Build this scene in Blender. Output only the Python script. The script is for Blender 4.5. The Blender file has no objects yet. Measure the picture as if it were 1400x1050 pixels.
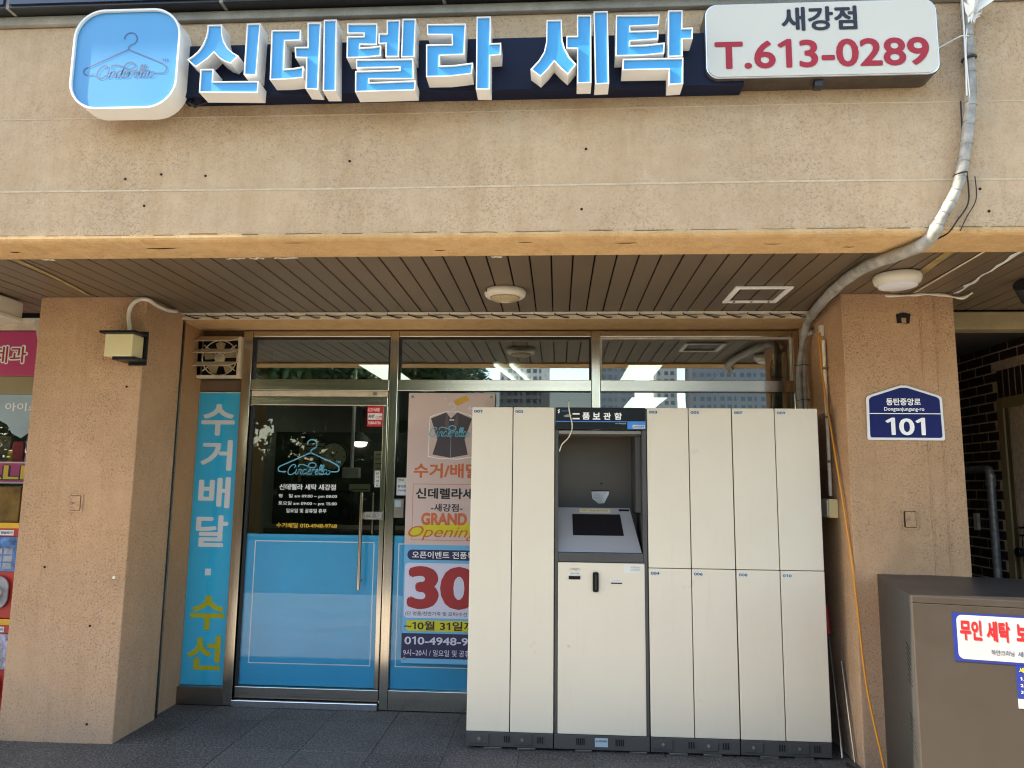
import bpy, bmesh, math, random
from mathutils import Vector, Matrix
random.seed(7)
R = math.radians
SC = bpy.context.scene
COL = SC.collection

# ------------------------------------------------------------------ camera
cam = bpy.data.cameras.new('camera')
cam.sensor_width = 36.0
cam.lens = 36.0 * 1013 / 1400
cam.clip_start = 0.05
cam.clip_end = 2000
camo = bpy.data.objects.new('camera', cam)
COL.objects.link(camo)
yaw, pit, rol = R(3.61), R(7.76), R(0.67)
fw = Vector((-math.sin(yaw) * math.cos(pit), math.cos(yaw) * math.cos(pit), math.sin(pit)))
rt = Vector((math.cos(yaw), math.sin(yaw), 0))
up = rt.cross(fw)
rt2 = rt * math.cos(rol) + up * math.sin(rol)
up2 = up * math.cos(rol) - rt * math.sin(rol)
m = Matrix((rt2, up2, -fw)).transposed().to_4x4()
m.translation = Vector((0, -5.0, 1.45))
camo.matrix_world = m
SC.camera = camo

# ------------------------------------------------------------------ sky and sun
ELEV, PHI = R(38), R(9.0)
S = Vector((-math.cos(ELEV) * math.cos(PHI), -math.cos(ELEV) * math.sin(PHI), math.sin(ELEV)))
world = bpy.data.worlds.new('World')
SC.world = world
world.use_nodes = True
wn = world.node_tree
bg = wn.nodes['Background']
sky = wn.nodes.new('ShaderNodeTexSky')
sky.sky_type = 'NISHITA'
sky.sun_disc = False
sky.sun_elevation = ELEV
sky.sun_rotation = math.atan2(S.x, S.y) % (2 * math.pi)
sky.dust_density = 0.6
wn.links.new(sky.outputs[0], bg.inputs[0])
bg.inputs[1].default_value = 0.15
sl = bpy.data.lights.new('sun', 'SUN')
sl.energy = 3.6
sl.angle = R(0.55)
sl.color = (1.0, 0.94, 0.86)
so = bpy.data.objects.new('sun', sl)
COL.objects.link(so)
so.rotation_euler = S.to_track_quat('Z', 'Y').to_euler()
so.location = (-8, -4, 9)
SC.view_settings.view_transform = 'Standard'
SC.view_settings.look = 'None'
SC.view_settings.gamma = 1
SC.view_settings.use_curve_mapping = False
SC.view_settings.exposure = 2.26
SC.view_settings.use_white_balance = True
SC.view_settings.white_balance_temperature = 7800
SC.view_settings.white_balance_tint = 7
SC.cycles.max_bounces = 10
SC.cycles.diffuse_bounces = 5
SC.cycles.transparent_max_bounces = 16
SC.cycles.use_denoising = True
SC.cycles.filter_width = 1.15

# ------------------------------------------------------------------ materials
MATS = {}
def nodes(name):
    mt = bpy.data.materials.new(name)
    mt.use_nodes = True
    nt = mt.node_tree
    return mt, nt, nt.nodes['Principled BSDF']
def N(nt, typ, **kw):
    n = nt.nodes.new(typ)
    for k, v in kw.items():
        if k.startswith('_'):
            n.inputs[int(k[1:])].default_value = v
        else:
            setattr(n, k, v)
    return n
def pos(nt, scale=(1, 1, 1)):
    g = N(nt, 'ShaderNodeNewGeometry')
    mp = N(nt, 'ShaderNodeMapping')
    mp.inputs['Scale'].default_value = scale
    nt.links.new(g.outputs['Position'], mp.inputs[0])
    return mp.outputs[0]
def noise(nt, vec, scale, detail=4, rough=.55):
    n = N(nt, 'ShaderNodeTexNoise')
    n.inputs['Scale'].default_value = scale
    n.inputs['Detail'].default_value = detail
    n.inputs['Roughness'].default_value = rough
    nt.links.new(vec, n.inputs['Vector'])
    return n.outputs['Fac']
def ramp(nt, fac, stops):
    r = N(nt, 'ShaderNodeValToRGB')
    e = r.color_ramp.elements
    while len(e) < len(stops): e.new(.5)
    for i, (p, c) in enumerate(stops):
        e[i].position = p
        e[i].color = (c, c, c, 1) if isinstance(c, (int, float)) else (*c, 1)
    nt.links.new(fac, r.inputs[0])
    return r.outputs[0]
def mixc(nt, fac, a, b, mode='MIX'):
    x = N(nt, 'ShaderNodeMix', data_type='RGBA', blend_type=mode)
    for i, v in ((0, fac), (6, a), (7, b)):
        if isinstance(v, (int, float)): x.inputs[i].default_value = v
        elif isinstance(v, tuple): x.inputs[i].default_value = (*v, 1)
        else: nt.links.new(v, x.inputs[i])
    return x.outputs[2]
def bump(nt, b, h, strength, dist=.002, prev=None):
    n = N(nt, 'ShaderNodeBump')
    n.inputs['Strength'].default_value = strength
    n.inputs['Distance'].default_value = dist
    nt.links.new(h, n.inputs['Height'])
    if prev: nt.links.new(prev, n.inputs['Normal'])
    nt.links.new(n.outputs[0], b.inputs['Normal'])
    return n.outputs[0]
def mat(name, col, rough=.5, metal=0, var=.12, vscale=3, fine=0, bmp=0, bscale=60, streak=None, spec=.5):
    """painted / plastic / metal surface: base colour with slow mottling, fine specks and light relief"""
    mt, nt, b = nodes(name)
    sc = streak or (1, 1, 1)
    p = pos(nt, sc)
    f = noise(nt, p, vscale, 5, .6)
    lo = tuple(max(0, c * (1 - var)) for c in col)
    hi = tuple(min(1, c * (1 + var)) for c in col)
    r = N(nt, 'ShaderNodeMapRange')
    r.inputs[1].default_value = .3; r.inputs[2].default_value = .7
    nt.links.new(f, r.inputs[0])
    c = mixc(nt, r.outputs[0], lo, hi)
    if fine:
        f2 = noise(nt, pos(nt), 260, 2)
        c = mixc(nt, ramp(nt, f2, [(.35, 0), (.65, fine)]), c, tuple(x * .55 for x in col))
    nt.links.new(c, b.inputs['Base Color'])
    rr = N(nt, 'ShaderNodeMapRange')
    rr.inputs[3].default_value = max(0.02, rough * .85); rr.inputs[4].default_value = min(1, rough * 1.15)
    nt.links.new(f, rr.inputs[0]); nt.links.new(rr.outputs[0], b.inputs['Roughness'])
    b.inputs['Metallic'].default_value = metal
    b.inputs['Specular IOR Level'].default_value = spec
    if bmp:
        bump(nt, b, noise(nt, pos(nt, sc), bscale, 4), bmp)
    MATS[name] = mt
    return mt
def stucco(name, col, dirt, crack=.75, bstr=.6, low=True):
    """knock-down render: rough grain, worm-like dark pits, broad weathering"""
    mt, nt, b = nodes(name)
    p = pos(nt)
    big = noise(nt, p, 1.6, 6, .6)
    mid = noise(nt, p, 14, 5, .6)
    c = mixc(nt, ramp(nt, big, [(.3, 0), (.72, 1)]), tuple(x * .88 for x in col), tuple(min(1, x * 1.1) for x in col))
    c = mixc(nt, ramp(nt, mid, [(.35, .0), (.7, .35)]), c, dirt)
    # worm pattern
    wv = N(nt, 'ShaderNodeTexNoise'); wv.inputs['Scale'].default_value = 45; wv.inputs['Detail'].default_value = 2
    nt.links.new(p, wv.inputs['Vector'])
    add = N(nt, 'ShaderNodeVectorMath', operation='MULTIPLY_ADD')
    nt.links.new(wv.outputs['Color'], add.inputs[0]); add.inputs[1].default_value = (.03, .03, .03)
    nt.links.new(p, add.inputs[2])
    vo = N(nt, 'ShaderNodeTexVoronoi', feature='DISTANCE_TO_EDGE'); vo.inputs['Scale'].default_value = 62
    nt.links.new(add.outputs[0], vo.inputs['Vector'])
    edge = ramp(nt, vo.outputs['Distance'], [(.0, 1), (.10, 0)])
    mk = ramp(nt, noise(nt, p, 75, 2), [(.44, 0), (.56, 1)])
    mk2 = ramp(nt, noise(nt, p, 2.5, 3), [(.35, .35), (.6, 1)])
    mu = N(nt, 'ShaderNodeMath', operation='MULTIPLY'); nt.links.new(edge, mu.inputs[0]); nt.links.new(mk, mu.inputs[1])
    mu2 = N(nt, 'ShaderNodeMath', operation='MULTIPLY'); nt.links.new(mu.outputs[0], mu2.inputs[0]); nt.links.new(mk2, mu2.inputs[1])
    mu3 = N(nt, 'ShaderNodeMath', operation='MULTIPLY'); nt.links.new(mu2.outputs[0], mu3.inputs[0]); mu3.inputs[1].default_value = crack
    c = mixc(nt, mu3.outputs[0], c, tuple(x * .22 for x in col))
    # a few pin holes
    v2 = N(nt, 'ShaderNodeTexVoronoi'); v2.inputs['Scale'].default_value = 11
    nt.links.new(p, v2.inputs['Vector'])
    c = mixc(nt, ramp(nt, v2.outputs['Distance'], [(.022, .8), (.035, 0)]), c, tuple(x * .2 for x in col))
    if low:   # scuffs and splash dirt low down near the paving
        sx = N(nt, 'ShaderNodeSeparateXYZ'); nt.links.new(p, sx.inputs[0])
        mr = N(nt, 'ShaderNodeMapRange'); mr.inputs[1].default_value = 1.1; mr.inputs[2].default_value = .0
        mr.inputs[4].default_value = .4
        nt.links.new(sx.outputs[2], mr.inputs[0])
        ad = N(nt, 'ShaderNodeMath', operation='MULTIPLY'); nt.links.new(mr.outputs[0], ad.inputs[0])
        nt.links.new(ramp(nt, noise(nt, p, 5, 6, .7), [(.25, .5), (.7, 1)]), ad.inputs[1])
        c = mixc(nt, ad.outputs[0], c, (.30, .27, .25))
        st = ramp(nt, noise(nt, pos(nt, (9, 9, .8)), 1.7, 5, .65), [(.52, 0), (.72, .4)])
        c = mixc(nt, st, c, dirt)
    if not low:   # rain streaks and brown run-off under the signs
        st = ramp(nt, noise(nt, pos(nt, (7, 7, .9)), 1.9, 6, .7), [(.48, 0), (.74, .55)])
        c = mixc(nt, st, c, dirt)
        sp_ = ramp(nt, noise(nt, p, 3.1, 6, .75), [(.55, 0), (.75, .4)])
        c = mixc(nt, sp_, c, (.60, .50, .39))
    nt.links.new(c, b.inputs['Base Color'])
    b.inputs['Roughness'].default_value = .9
    b.inputs['Specular IOR Level'].default_value = .2
    n1 = bump(nt, b, noise(nt, p, 85, 4, .65), bstr, .005)
    inv = N(nt, 'ShaderNodeMath', operation='SUBTRACT'); inv.inputs[0].default_value = 1; nt.links.new(mu2.outputs[0], inv.inputs[1])
    bump(nt, b, inv.outputs[0], .7, .002, n1)
    MATS[name] = mt
    return mt

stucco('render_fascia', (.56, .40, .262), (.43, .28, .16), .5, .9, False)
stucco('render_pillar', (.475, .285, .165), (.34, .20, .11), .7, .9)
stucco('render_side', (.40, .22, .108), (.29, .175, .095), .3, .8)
mat('wear_brown', (.20, .11, .045), .9, var=.4, vscale=30)
mat('joint_paint', (.56, .44, .31), .8, var=.15, vscale=30, bmp=.3)
stucco('render_under', (.62, .40, .20), (.42, .24, .10), .25, .5, False)
mat('ledge_concrete', (.33, .31, .27), .85, var=.25, vscale=9, bmp=.4, fine=.4)
mat('facade_panel', (.018, .03, .062), .16, var=.3, vscale=2)
mat('panel_trim', (.016, .016, .018), .35, var=.2)
mat('plank', (.125, .087, .055), .42, var=.16, vscale=2.2, streak=(1, .4, 1), bmp=.08)
mat('plank_void', (.004, .003, .003), .9)
mat('tape_tan', (.28, .19, .075), .6, var=.3, vscale=12)
mat('paint_white', (.78, .76, .72), .45, var=.06)
mat('white_old', (.66, .60, .50), .55, var=.18, vscale=14, bmp=.1)
mat('trim_cream', (.60, .50, .37), .6, var=.2, vscale=10, bmp=.2)
mat('steel', (.60, .54, .46), .15, 1, var=.1, vscale=2, streak=(60, 60, .5), bmp=.05, bscale=8)
mat('steel_h', (.60, .54, .46), .17, 1, var=.1, vscale=2, streak=(.5, 60, 60), bmp=.05, bscale=8)
mat('steel_dark', (.30, .27, .24), .32, 1, var=.15, vscale=5)
mat('aluminium', (.75, .75, .76), .22, 1, var=.05)
mat('brown_panel', (.12, .07, .04), .5, var=.2)
mat('rubber_black', (.012, .012, .013), .6)
mat('black_gloss', (.005, .005, .007), .3, spec=.3)
mat('sign_white', (.70, .70, .70), .35, var=.04)
mat('sign_blue', (.028, .30, .62), .38, var=.03)
mat('logo_blue', (.040, .27, .54), .3, var=.03)
mat('logo_line', (.02, .07, .20), .5)
mat('sign_navy', (.004, .008, .028), .5, spec=.2, var=.3, vscale=5, fine=.1)
mat('tel_face', (.60, .57, .50), .3, var=.03, vscale=1)
mat('tel_rim', (.05, .038, .03), .4, var=.4, vscale=20, bmp=.2)
mat('print_red', (.36, .006, .02), .5, var=.08)
mat('print_black', (.010, .012, .022), .5)
mat('print_white', (.86, .84, .83), .5, var=.03)
mat('print_yellow', (.62, .55, .02), .5, var=.05)
mat('print_gold', (.80, .48, .04), .5)
mat('print_orange', (.60, .13, .035), .5)
mat('film_blue', (.012, .46, .78), .35, var=.08, vscale=1.5, spec=.3)
mat('banner_teal', (.015, .54, .82), .35, var=.06, vscale=1.2, spec=.3)
mat('door_logo', (.12, .46, .62), .4)
mat('poster_pink', (.62, .47, .43), .4, var=.03)
mat('poster_blue', (.12, .42, .68), .4, var=.04)
mat('poster_pale', (.62, .62, .74), .4, var=.03)
mat('poster_navy', (.01, .013, .07), .4)
mat('poster_red', (.36, .018, .022), .5)
mat('vest_dark', (.065, .05, .06), .5)
mat('vest_light', (.12, .095, .10), .5)
mat('tag_gold', (.62, .36, .06), .5)
mat('sticker_red', (.62, .02, .035), .4)
mat('paper', (.62, .62, .60), .7, var=.08, vscale=6)
mat('locker_cream', (.66, .58, .455), .38, var=.025, vscale=1.3, bmp=.03, bscale=9)
mat('locker_grey', (.055, .053, .052), .45, var=.12)
mat('locker_seam', (.06, .03, .015), .6)
mat('kiosk_inner', (.085, .07, .056), .42, var=.1)
mat('kiosk_silver', (.42, .44, .47), .3, .6, var=.05)
mat('kiosk_blue', (.03, .22, .62), .3)
mat('label_print', (.03, .05, .12), .5)
mat('plate_blue', (.005, .010, .10), .5, spec=.2, var=.06)
mat('cabinet_brown', (.062, .049, .037), .42, var=.14, vscale=4, bmp=.05, fine=.1)
mat('cabinet_side', (.026, .026, .027), .42, var=.12, vscale=4)
mat('notice_blue', (.008, .02, .17), .4)
mat('notice_white', (.39, .375, .365), .45)
mat('notice_red', (.45, .008, .012), .5)
mat('cable_orange', (.58, .22, .015), .5)
mat('cable_black', (.015, .013, .012), .5)
mat('conduit', (.28, .265, .24), .5, var=.4, vscale=18, bmp=.2)
mat('galvanised', (.30, .30, .30), .4, .5, var=.35, vscale=35, bmp=.1)
mat('plastic_white', (.62, .56, .46), .35, var=.04)
mat('diffuser', (.70, .70, .74), .3, var=.03)
mat('grille_tan', (.38, .29, .17), .6, var=.2, vscale=60)
mat('lamp_cream', (.60, .50, .27), .35, var=.06)
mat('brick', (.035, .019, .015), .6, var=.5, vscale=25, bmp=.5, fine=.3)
mat('mortar', (.55, .42, .30), .95, var=.25, vscale=30, bmp=.5)
mat('door_olive', (.15, .115, .055), .45, var=.12, bmp=.05)
mat('door_frame', (.27, .215, .10), .45, var=.1)
mat('beam_olive', (.33, .25, .13), .8, var=.2, vscale=8, bmp=.3)
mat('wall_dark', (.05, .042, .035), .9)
mat('shop_pink', (.50, .05, .16), .35, var=.04)
mat('shop_olive', (.30, .24, .13), .5)
mat('film_pale', (.34, .44, .50), .3)
mat('machine_red', (.42, .025, .02), .4, var=.1)
mat('machine_yellow', (.68, .36, .02), .4)
mat('machine_blue', (.06, .15, .34), .3, var=.8, vscale=22)
mat('machine_photo', (.30, .28, .38), .3, var=.8, vscale=30)
mat('machine_brown', (.15, .085, .025), .2, var=.5, vscale=7)
mat('pack_red', (.5, .03, .05), .4, var=.3, vscale=20)
mat('pack_blue', (.03, .07, .30), .4, var=.3, vscale=20)
mat('pack_silver', (.28, .28, .30), .35, var=.3, vscale=20)
mat('pack_brown', (.14, .09, .05), .4, var=.4, vscale=20)
mat('room_wall', (.16, .15, .13), .8, var=.15)
mat('room_ceiling', (.55, .56, .50), .8, var=.05)
mat('room_floor', (.12, .10, .08), .5, var=.2)
mat('counter_dark', (.03, .028, .026), .5)
mat('clock_face', (.36, .34, .22), .5)
mat('wood_strip', (.40, .24, .10), .5)
mat('bark', (.11, .075, .05), .9, var=.4, vscale=20, bmp=.6)
mat('leaf', (.035, .085, .018), .6, var=.5, vscale=1.2)
mat('tower_white', (.62, .60, .58), .7, var=.08, vscale=.1)
mat('tower_grey', (.20, .21, .24), .7, var=.1, vscale=.1)
mat('tower_window', (.05, .08, .11), .12, var=.2)
mat('asphalt', (.055, .055, .056), .85, var=.2, vscale=2, fine=.4, bmp=.5)
mat('soil_grass', (.05, .075, .025), .9, var=.4, vscale=3, bmp=.6)

# painted steel with faint scuffs, wipe marks and hairline scratches
def painted(name, col, rough):
    mt, nt, b = nodes(name)
    p = pos(nt)
    c = mixc(nt, ramp(nt, noise(nt, p, 1.1, 4), [(.3, 0), (.7, 1)]), tuple(x * .965 for x in col), tuple(x * 1.03 for x in col))
    c = mixc(nt, ramp(nt, noise(nt, pos(nt, (14, 14, 1.2)), 1.6, 6, .75), [(.56, 0), (.78, .22)]), c, tuple(x * .72 for x in col))
    c = mixc(nt, ramp(nt, noise(nt, pos(nt, (1.5, 1.5, 26)), 3, 5, .8), [(.66, 0), (.72, .25)]), c, tuple(x * .6 for x in col))
    c = mixc(nt, ramp(nt, noise(nt, p, 30, 5, .8), [(.68, 0), (.74, .4)]), c, tuple(x * .5 for x in col))
    nt.links.new(c, b.inputs['Base Color'])
    r = ramp(nt, noise(nt, p, 4, 5, .7), [(.3, rough * .75), (.7, rough * 1.4)])
    nt.links.new(r, b.inputs['Roughness'])
    bump(nt, b, noise(nt, p, 2.2, 2), .12, .01)
    MATS[name] = mt
painted('locker_cream', (.65, .575, .465), .36)
painted('cabinet_brown', (.040, .030, .022), .42)
# dark granite pavers: speckled, worn, a little darker in stains
def granite(name, col, spk):
    mt, nt, b = nodes(name)
    p = pos(nt)
    oi = N(nt, 'ShaderNodeObjectInfo')
    c = mixc(nt, ramp(nt, noise(nt, p, 2.2, 6, .65), [(.3, 0), (.7, 1)]), tuple(x * .65 for x in col), tuple(x * 1.3 for x in col))
    c = mixc(nt, oi.outputs['Random'], c, mixc(nt, .25, c, spk))
    s = ramp(nt, noise(nt, p, 75, 4, .8), [(.50, 0), (.58, 1)])
    c = mixc(nt, s, c, spk)
    s2 = ramp(nt, noise(nt, p, 95, 3, .75), [(.42, 1), (.48, 0)])
    c = mixc(nt, s2, c, tuple(x * .25 for x in col))
    s3 = ramp(nt, noise(nt, p, 5, 6, .75), [(.5, 0), (.7, .5)])
    c = mixc(nt, s3, c, tuple(x * .5 for x in col))
    nt.links.new(c, b.inputs['Base Color'])
    b.inputs['Roughness'].default_value = .62
    bump(nt, b, noise(nt, p, 150, 4, .7), .7, .0025)
    MATS[name] = mt
granite('granite_dark', (.043, .041, .040), (.20, .19, .185))
granite('granite_light', (.38, .345, .30), (.55, .50, .43))

def glass(name, tint, refl):
    mt = bpy.data.materials.new(name); mt.use_nodes = True
    nt = mt.node_tree
    nt.nodes.remove(nt.nodes['Principled BSDF'])
    out = nt.nodes['Material Output']
    tr = N(nt, 'ShaderNodeBsdfTransparent'); tr.inputs[0].default_value = (*tint, 1)
    gl = N(nt, 'ShaderNodeBsdfGlossy'); gl.inputs['Roughness'].default_value = 0.0
    gl.inputs[0].default_value = (1, 1, 1, 1)
    fr = N(nt, 'ShaderNodeFresnel'); fr.inputs[0].default_value = 1.52
    mu = N(nt, 'ShaderNodeMath', operation='MULTIPLY'); mu.inputs[1].default_value = refl
    mu.use_clamp = True
    nt.links.new(fr.outputs[0], mu.inputs[0])
    mx = N(nt, 'ShaderNodeMixShader')
    nt.links.new(mu.outputs[0], mx.inputs[0]); nt.links.new(tr.outputs[0], mx.inputs[1]); nt.links.new(gl.outputs[0], mx.inputs[2])
    # faint waviness of float glass
    bp = N(nt, 'ShaderNodeBump'); bp.inputs['Strength'].default_value = .03; bp.inputs['Distance'].default_value = .01
    nt.links.new(noise(nt, pos(nt), 1.6, 1), bp.inputs['Height'])
    nt.links.new(bp.outputs[0], gl.inputs['Normal'])
    nt.links.new(mx.outputs[0], out.inputs[0])
    MATS[name] = mt
glass('glass', (.94, .96, .96), .8)
glass('glass_transom', (.80, .86, .83), 6.5)
glass('glass_plain', (.99, .99, .99), .7)
def emit(name, col, strength):
    mt = bpy.data.materials.new(name); mt.use_nodes = True
    b = mt.node_tree.nodes['Principled BSDF']
    b.inputs['Base Color'].default_value = (*col, 1)
    b.inputs['Emission Color'].default_value = (*col, 1)
    b.inputs['Emission Strength'].default_value = strength
    MATS[name] = mt
emit('led_panel', (.80, 1.0, .92), .6)
emit('led_tube', (.85, .97, 1.0), .6)
emit('bulb', (1, .97, .9), .6)

# ------------------------------------------------------------------ mesh helpers
ORG = {}
def origin(o):
    while o is not None:
        if o.name in ORG: return ORG[o.name]
        o = o.parent
    return Vector((0, 0, 0))
def tag(o, label=None, cat=None, group=None, kind=None):
    if label: o['label'] = label
    if cat: o['category'] = cat
    if group: o['group'] = group
    if kind: o['kind'] = kind
    return o
def thing(name, label, cat, loc=(0, 0, 0), group=None, rotz=0, local=False):
    o = bpy.data.objects.new(name, None)
    COL.objects.link(o)
    o.location = loc
    o.rotation_euler = (0, 0, rotz)
    o.empty_display_size = .1
    ORG[o.name] = Vector((0, 0, 0)) if local else Vector(loc)
    return tag(o, label, cat, group)
class Frame:
    """a plane: origin O, right U, up V; lift goes along U x V"""
    def __init__(s, O=(0, 0, 0), U=(1, 0, 0), V=(0, 0, 1)):
        s.O, s.U, s.V = Vector(O), Vector(U).normalized(), Vector(V).normalized()
        s.N = s.U.cross(s.V)
    def p(s, u, v, w=0): return s.O + s.U * u + s.V * v + s.N * w
def front(y): return Frame((0, y, 0))
class MB:
    def __init__(s): s.v = []; s.f = []
    def add(s, vs, fs):
        b = len(s.v); s.v += [tuple(x) for x in vs]; s.f += [tuple(i + b for i in f) for f in fs]
        return s
    def box(s, x0, x1, y0, y1, z0, z1):
        vs = [(x, y, z) for z in (z0, z1) for y in (y0, y1) for x in (x0, x1)]
        return s.add(vs, [(0, 2, 3, 1), (4, 5, 7, 6), (0, 1, 5, 4), (2, 6, 7, 3), (0, 4, 6, 2), (1, 3, 7, 5)])
    def fbox(s, fr, u0, u1, v0, v1, w0, w1):
        vs = [fr.p(u, v, w) for v in (v0, v1) for w in (w1, w0) for u in (u0, u1)]
        return s.add(vs, [(0, 2, 3, 1), (4, 5, 7, 6), (0, 1, 5, 4), (2, 6, 7, 3), (0, 4, 6, 2), (1, 3, 7, 5)])
    def prism(s, fr, pts, w0, w1):
        n = len(pts)
        a = sum(pts[i][0] * pts[(i + 1) % n][1] - pts[(i + 1) % n][0] * pts[i][1] for i in range(n))
        if a < 0: pts = pts[::-1]
        vs = [fr.p(u, v, w1) for u, v in pts] + [fr.p(u, v, w0) for u, v in pts]
        fs = [tuple(range(n)), tuple(range(2 * n - 1, n - 1, -1))]
        fs += [(i, n + i, n + (i + 1) % n, (i + 1) % n) for i in range(n)]
        return s.add(vs, fs)
    def tube(s, pts, r, n=8, caps=True):
        pts = [Vector(p) for p in pts]
        rr = r if isinstance(r, (list, tuple)) else [r] * len(pts)
        ref = None; b = len(s.v)
        for i, p in enumerate(pts):
            t = (pts[min(i + 1, len(pts) - 1)] - pts[max(i - 1, 0)])
            if t.length < 1e-9: t = Vector((0, 0, 1))
            t.normalize()
            if ref is None:
                ref = t.orthogonal().normalized()
            ref = (ref - t * ref.dot(t))
            ref = ref.normalized() if ref.length > 1e-6 else t.orthogonal().normalized()
            q = t.cross(ref)
            for k in range(n):
                a = 2 * math.pi * k / n
                s.v.append(tuple(p + (ref * math.cos(a) + q * math.sin(a)) * rr[i]))
        for i in range(len(pts) - 1):
            for k in range(n):
                a0 = b + i * n + k; a1 = b + i * n + (k + 1) % n
                s.f.append((a0, a1, a1 + n, a0 + n))
        if caps:
            s.f.append(tuple(b + k for k in reversed(range(n))))
            e = b + (len(pts) - 1) * n
            s.f.append(tuple(e + k for k in range(n)))
        return s
    def lathe(s, prof, c, n=32):
        """profile (radius, z) turned about a vertical axis through c"""
        b = len(s.v); cx, cy, cz = c
        for r, z in prof:
            for k in range(n):
                a = 2 * math.pi * k / n
                s.v.append((cx + r * math.cos(a), cy + r * math.sin(a), cz + z))
        for i in range(len(prof) - 1):
            for k in range(n):
                a0 = b + i * n + k; a1 = b + i * n + (k + 1) % n
                s.f.append((a0, a1, a1 + n, a0 + n))
        s.f.append(tuple(b + k for k in range(n)))
        e = b + (len(prof) - 1) * n
        s.f.append(tuple(e + k for k in reversed(range(n))))
        return s
    def mesh(s, name, o=Vector((0, 0, 0)), bevel=0, smooth=False, seg=2):
        me = bpy.data.meshes.new(name)
        me.from_pydata([tuple(Vector(p) - o) for p in s.v], [], s.f)
        bm = bmesh.new(); bm.from_mesh(me)
        bmesh.ops.recalc_face_normals(bm, faces=bm.faces)
        if bevel:
            es = [e for e in bm.edges if len(e.link_faces) == 2 and e.calc_face_angle(0) > R(40)]
            bmesh.ops.bevel(bm, geom=es, offset=bevel, segments=seg, profile=.5, affect='EDGES', clamp_overlap=True)
        bm.to_mesh(me); bm.free()
        if smooth or bevel:
            if smooth:
                for p in me.polygons: p.use_smooth = True
                me.set_sharp_from_angle(angle=R(45))
        return me
    def build(s, name, m, parent=None, bevel=0, smooth=False, seg=2):
        me = s.mesh(name, origin(parent), bevel, smooth, seg)
        me.materials.append(MATS[m])
        o = bpy.data.objects.new(name, me)
        COL.objects.link(o)
        if parent is not None: o.parent = parent
        return o
def bx(name, m, parent, x0, x1, y0, y1, z0, z1, bevel=.0):
    return MB().box(x0, x1, y0, y1, z0, z1).build(name, m, parent, bevel)
def copy_to(o, parent, loc=(0, 0, 0)):
    c = o.copy(); COL.objects.link(c); c.parent = parent; c.location = loc
    return c
_tc = {}
ONE = [(.25, 0), (.335, 0), (.335, .72), (.265, .72), (.075, .59), (.12, .53), (.25, .62)]
def advance(ch):
    a = raw_text('H' + ch + 'H', 0, 0)[0]; b = raw_text('HH', 0, 0)[0]
    return max(v.x for v in a) - max(v.x for v in b)
_adv = {}
def raw_text(s, bold, shear):
    if '1' in s and len(s) >= 1:      # figure one without a foot, as on the signs
        x = 0; vs = []; fs = []
        for ch in s:
            if ch not in _adv: _adv[ch] = .45 if ch == '1' else advance(ch)
            if ch == '1': v0, f0 = [Vector((a - .02, b, 0)) for a, b in ONE], [tuple(range(len(ONE)))]
            elif ch == ' ': v0, f0 = [], []
            else: v0, f0 = raw_text(ch, 0, 0)
            k = len(vs)
            vs += [Vector((v.x + x, v.y, 0)) for v in v0]; fs += [tuple(i + k for i in f) for f in f0]
            x += _adv[ch]
        return vs, fs
    k = (s, bold, shear)
    if k not in _tc:
        cu = bpy.data.curves.new('lettering', 'FONT')
        cu.body = s; cu.size = 1; cu.shear = shear; cu.resolution_u = 4
        ob = bpy.data.objects.new('lettering', cu); COL.objects.link(ob)
        dg = bpy.context.evaluated_depsgraph_get()
        me = bpy.data.meshes.new_from_object(ob.evaluated_get(dg))
        _tc[k] = ([v.co.copy() for v in me.vertices], [tuple(p.vertices) for p in me.polygons])
        bpy.data.objects.remove(ob); bpy.data.curves.remove(cu); bpy.data.meshes.remove(me)
    return _tc[k]
def text_mb(mb, s, x0, x1, z0, z1, fr, bold=.0, shear=0, lift=.0012):
    vs, fs = raw_text(s, 0, shear)
    ax = min(v.x for v in vs); bxx = max(v.x for v in vs); ay = min(v.y for v in vs); by = max(v.y for v in vs)
    # heavier weights: the glyph is swept round a small circle, each copy a hair above the last
    bold = max(0, bold)
    sx = (x1 - x0) / (bxx - ax + 2 * bold); sy = (z1 - z0) / (by - ay + 2 * bold)
    dirs = [(0, 0)] if bold < .003 else [(math.cos(k * math.pi / 4), math.sin(k * math.pi / 4)) for k in range(8)]
    for i, (dx, dy) in enumerate(dirs):
        mb.add([fr.p(x0 + (v.x - ax + bold * (1 + dx)) * sx, z0 + (v.y - ay + bold * (1 + dy)) * sy, lift + i * .00004) for v in vs], fs)
def txt(s, x0, x1, z0, z1, fr, m, parent, bold=.0, shear=0, lift=.0012, name='lettering'):
    mb = MB(); text_mb(mb, s, x0, x1, z0, z1, fr, bold, shear, lift)
    me = bpy.data.meshes.new(name)
    o_ = origin(parent)
    me.from_pydata([tuple(Vector(p) - o_) for p in mb.v], [], mb.f)
    me.materials.append(MATS[m])
    o = bpy.data.objects.new(name, me); COL.objects.link(o); o.parent = parent
    return o
def smooth_path(pts, k=5):
    out = []
    P = [Vector(p) for p in pts]
    for i in range(len(P) - 1):
        p0 = P[max(i - 1, 0)]; p1 = P[i]; p2 = P[i + 1]; p3 = P[min(i + 2, len(P) - 1)]
        for j in range(k):
            t = j / k
            out.append(.5 * ((2 * p1) + (p2 - p0) * t + (2 * p0 - 5 * p1 + 4 * p2 - p3) * t * t + (3 * p1 - p0 - 3 * p2 + p3) * t ** 3))
    out.append(P[-1])
    return out
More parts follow.
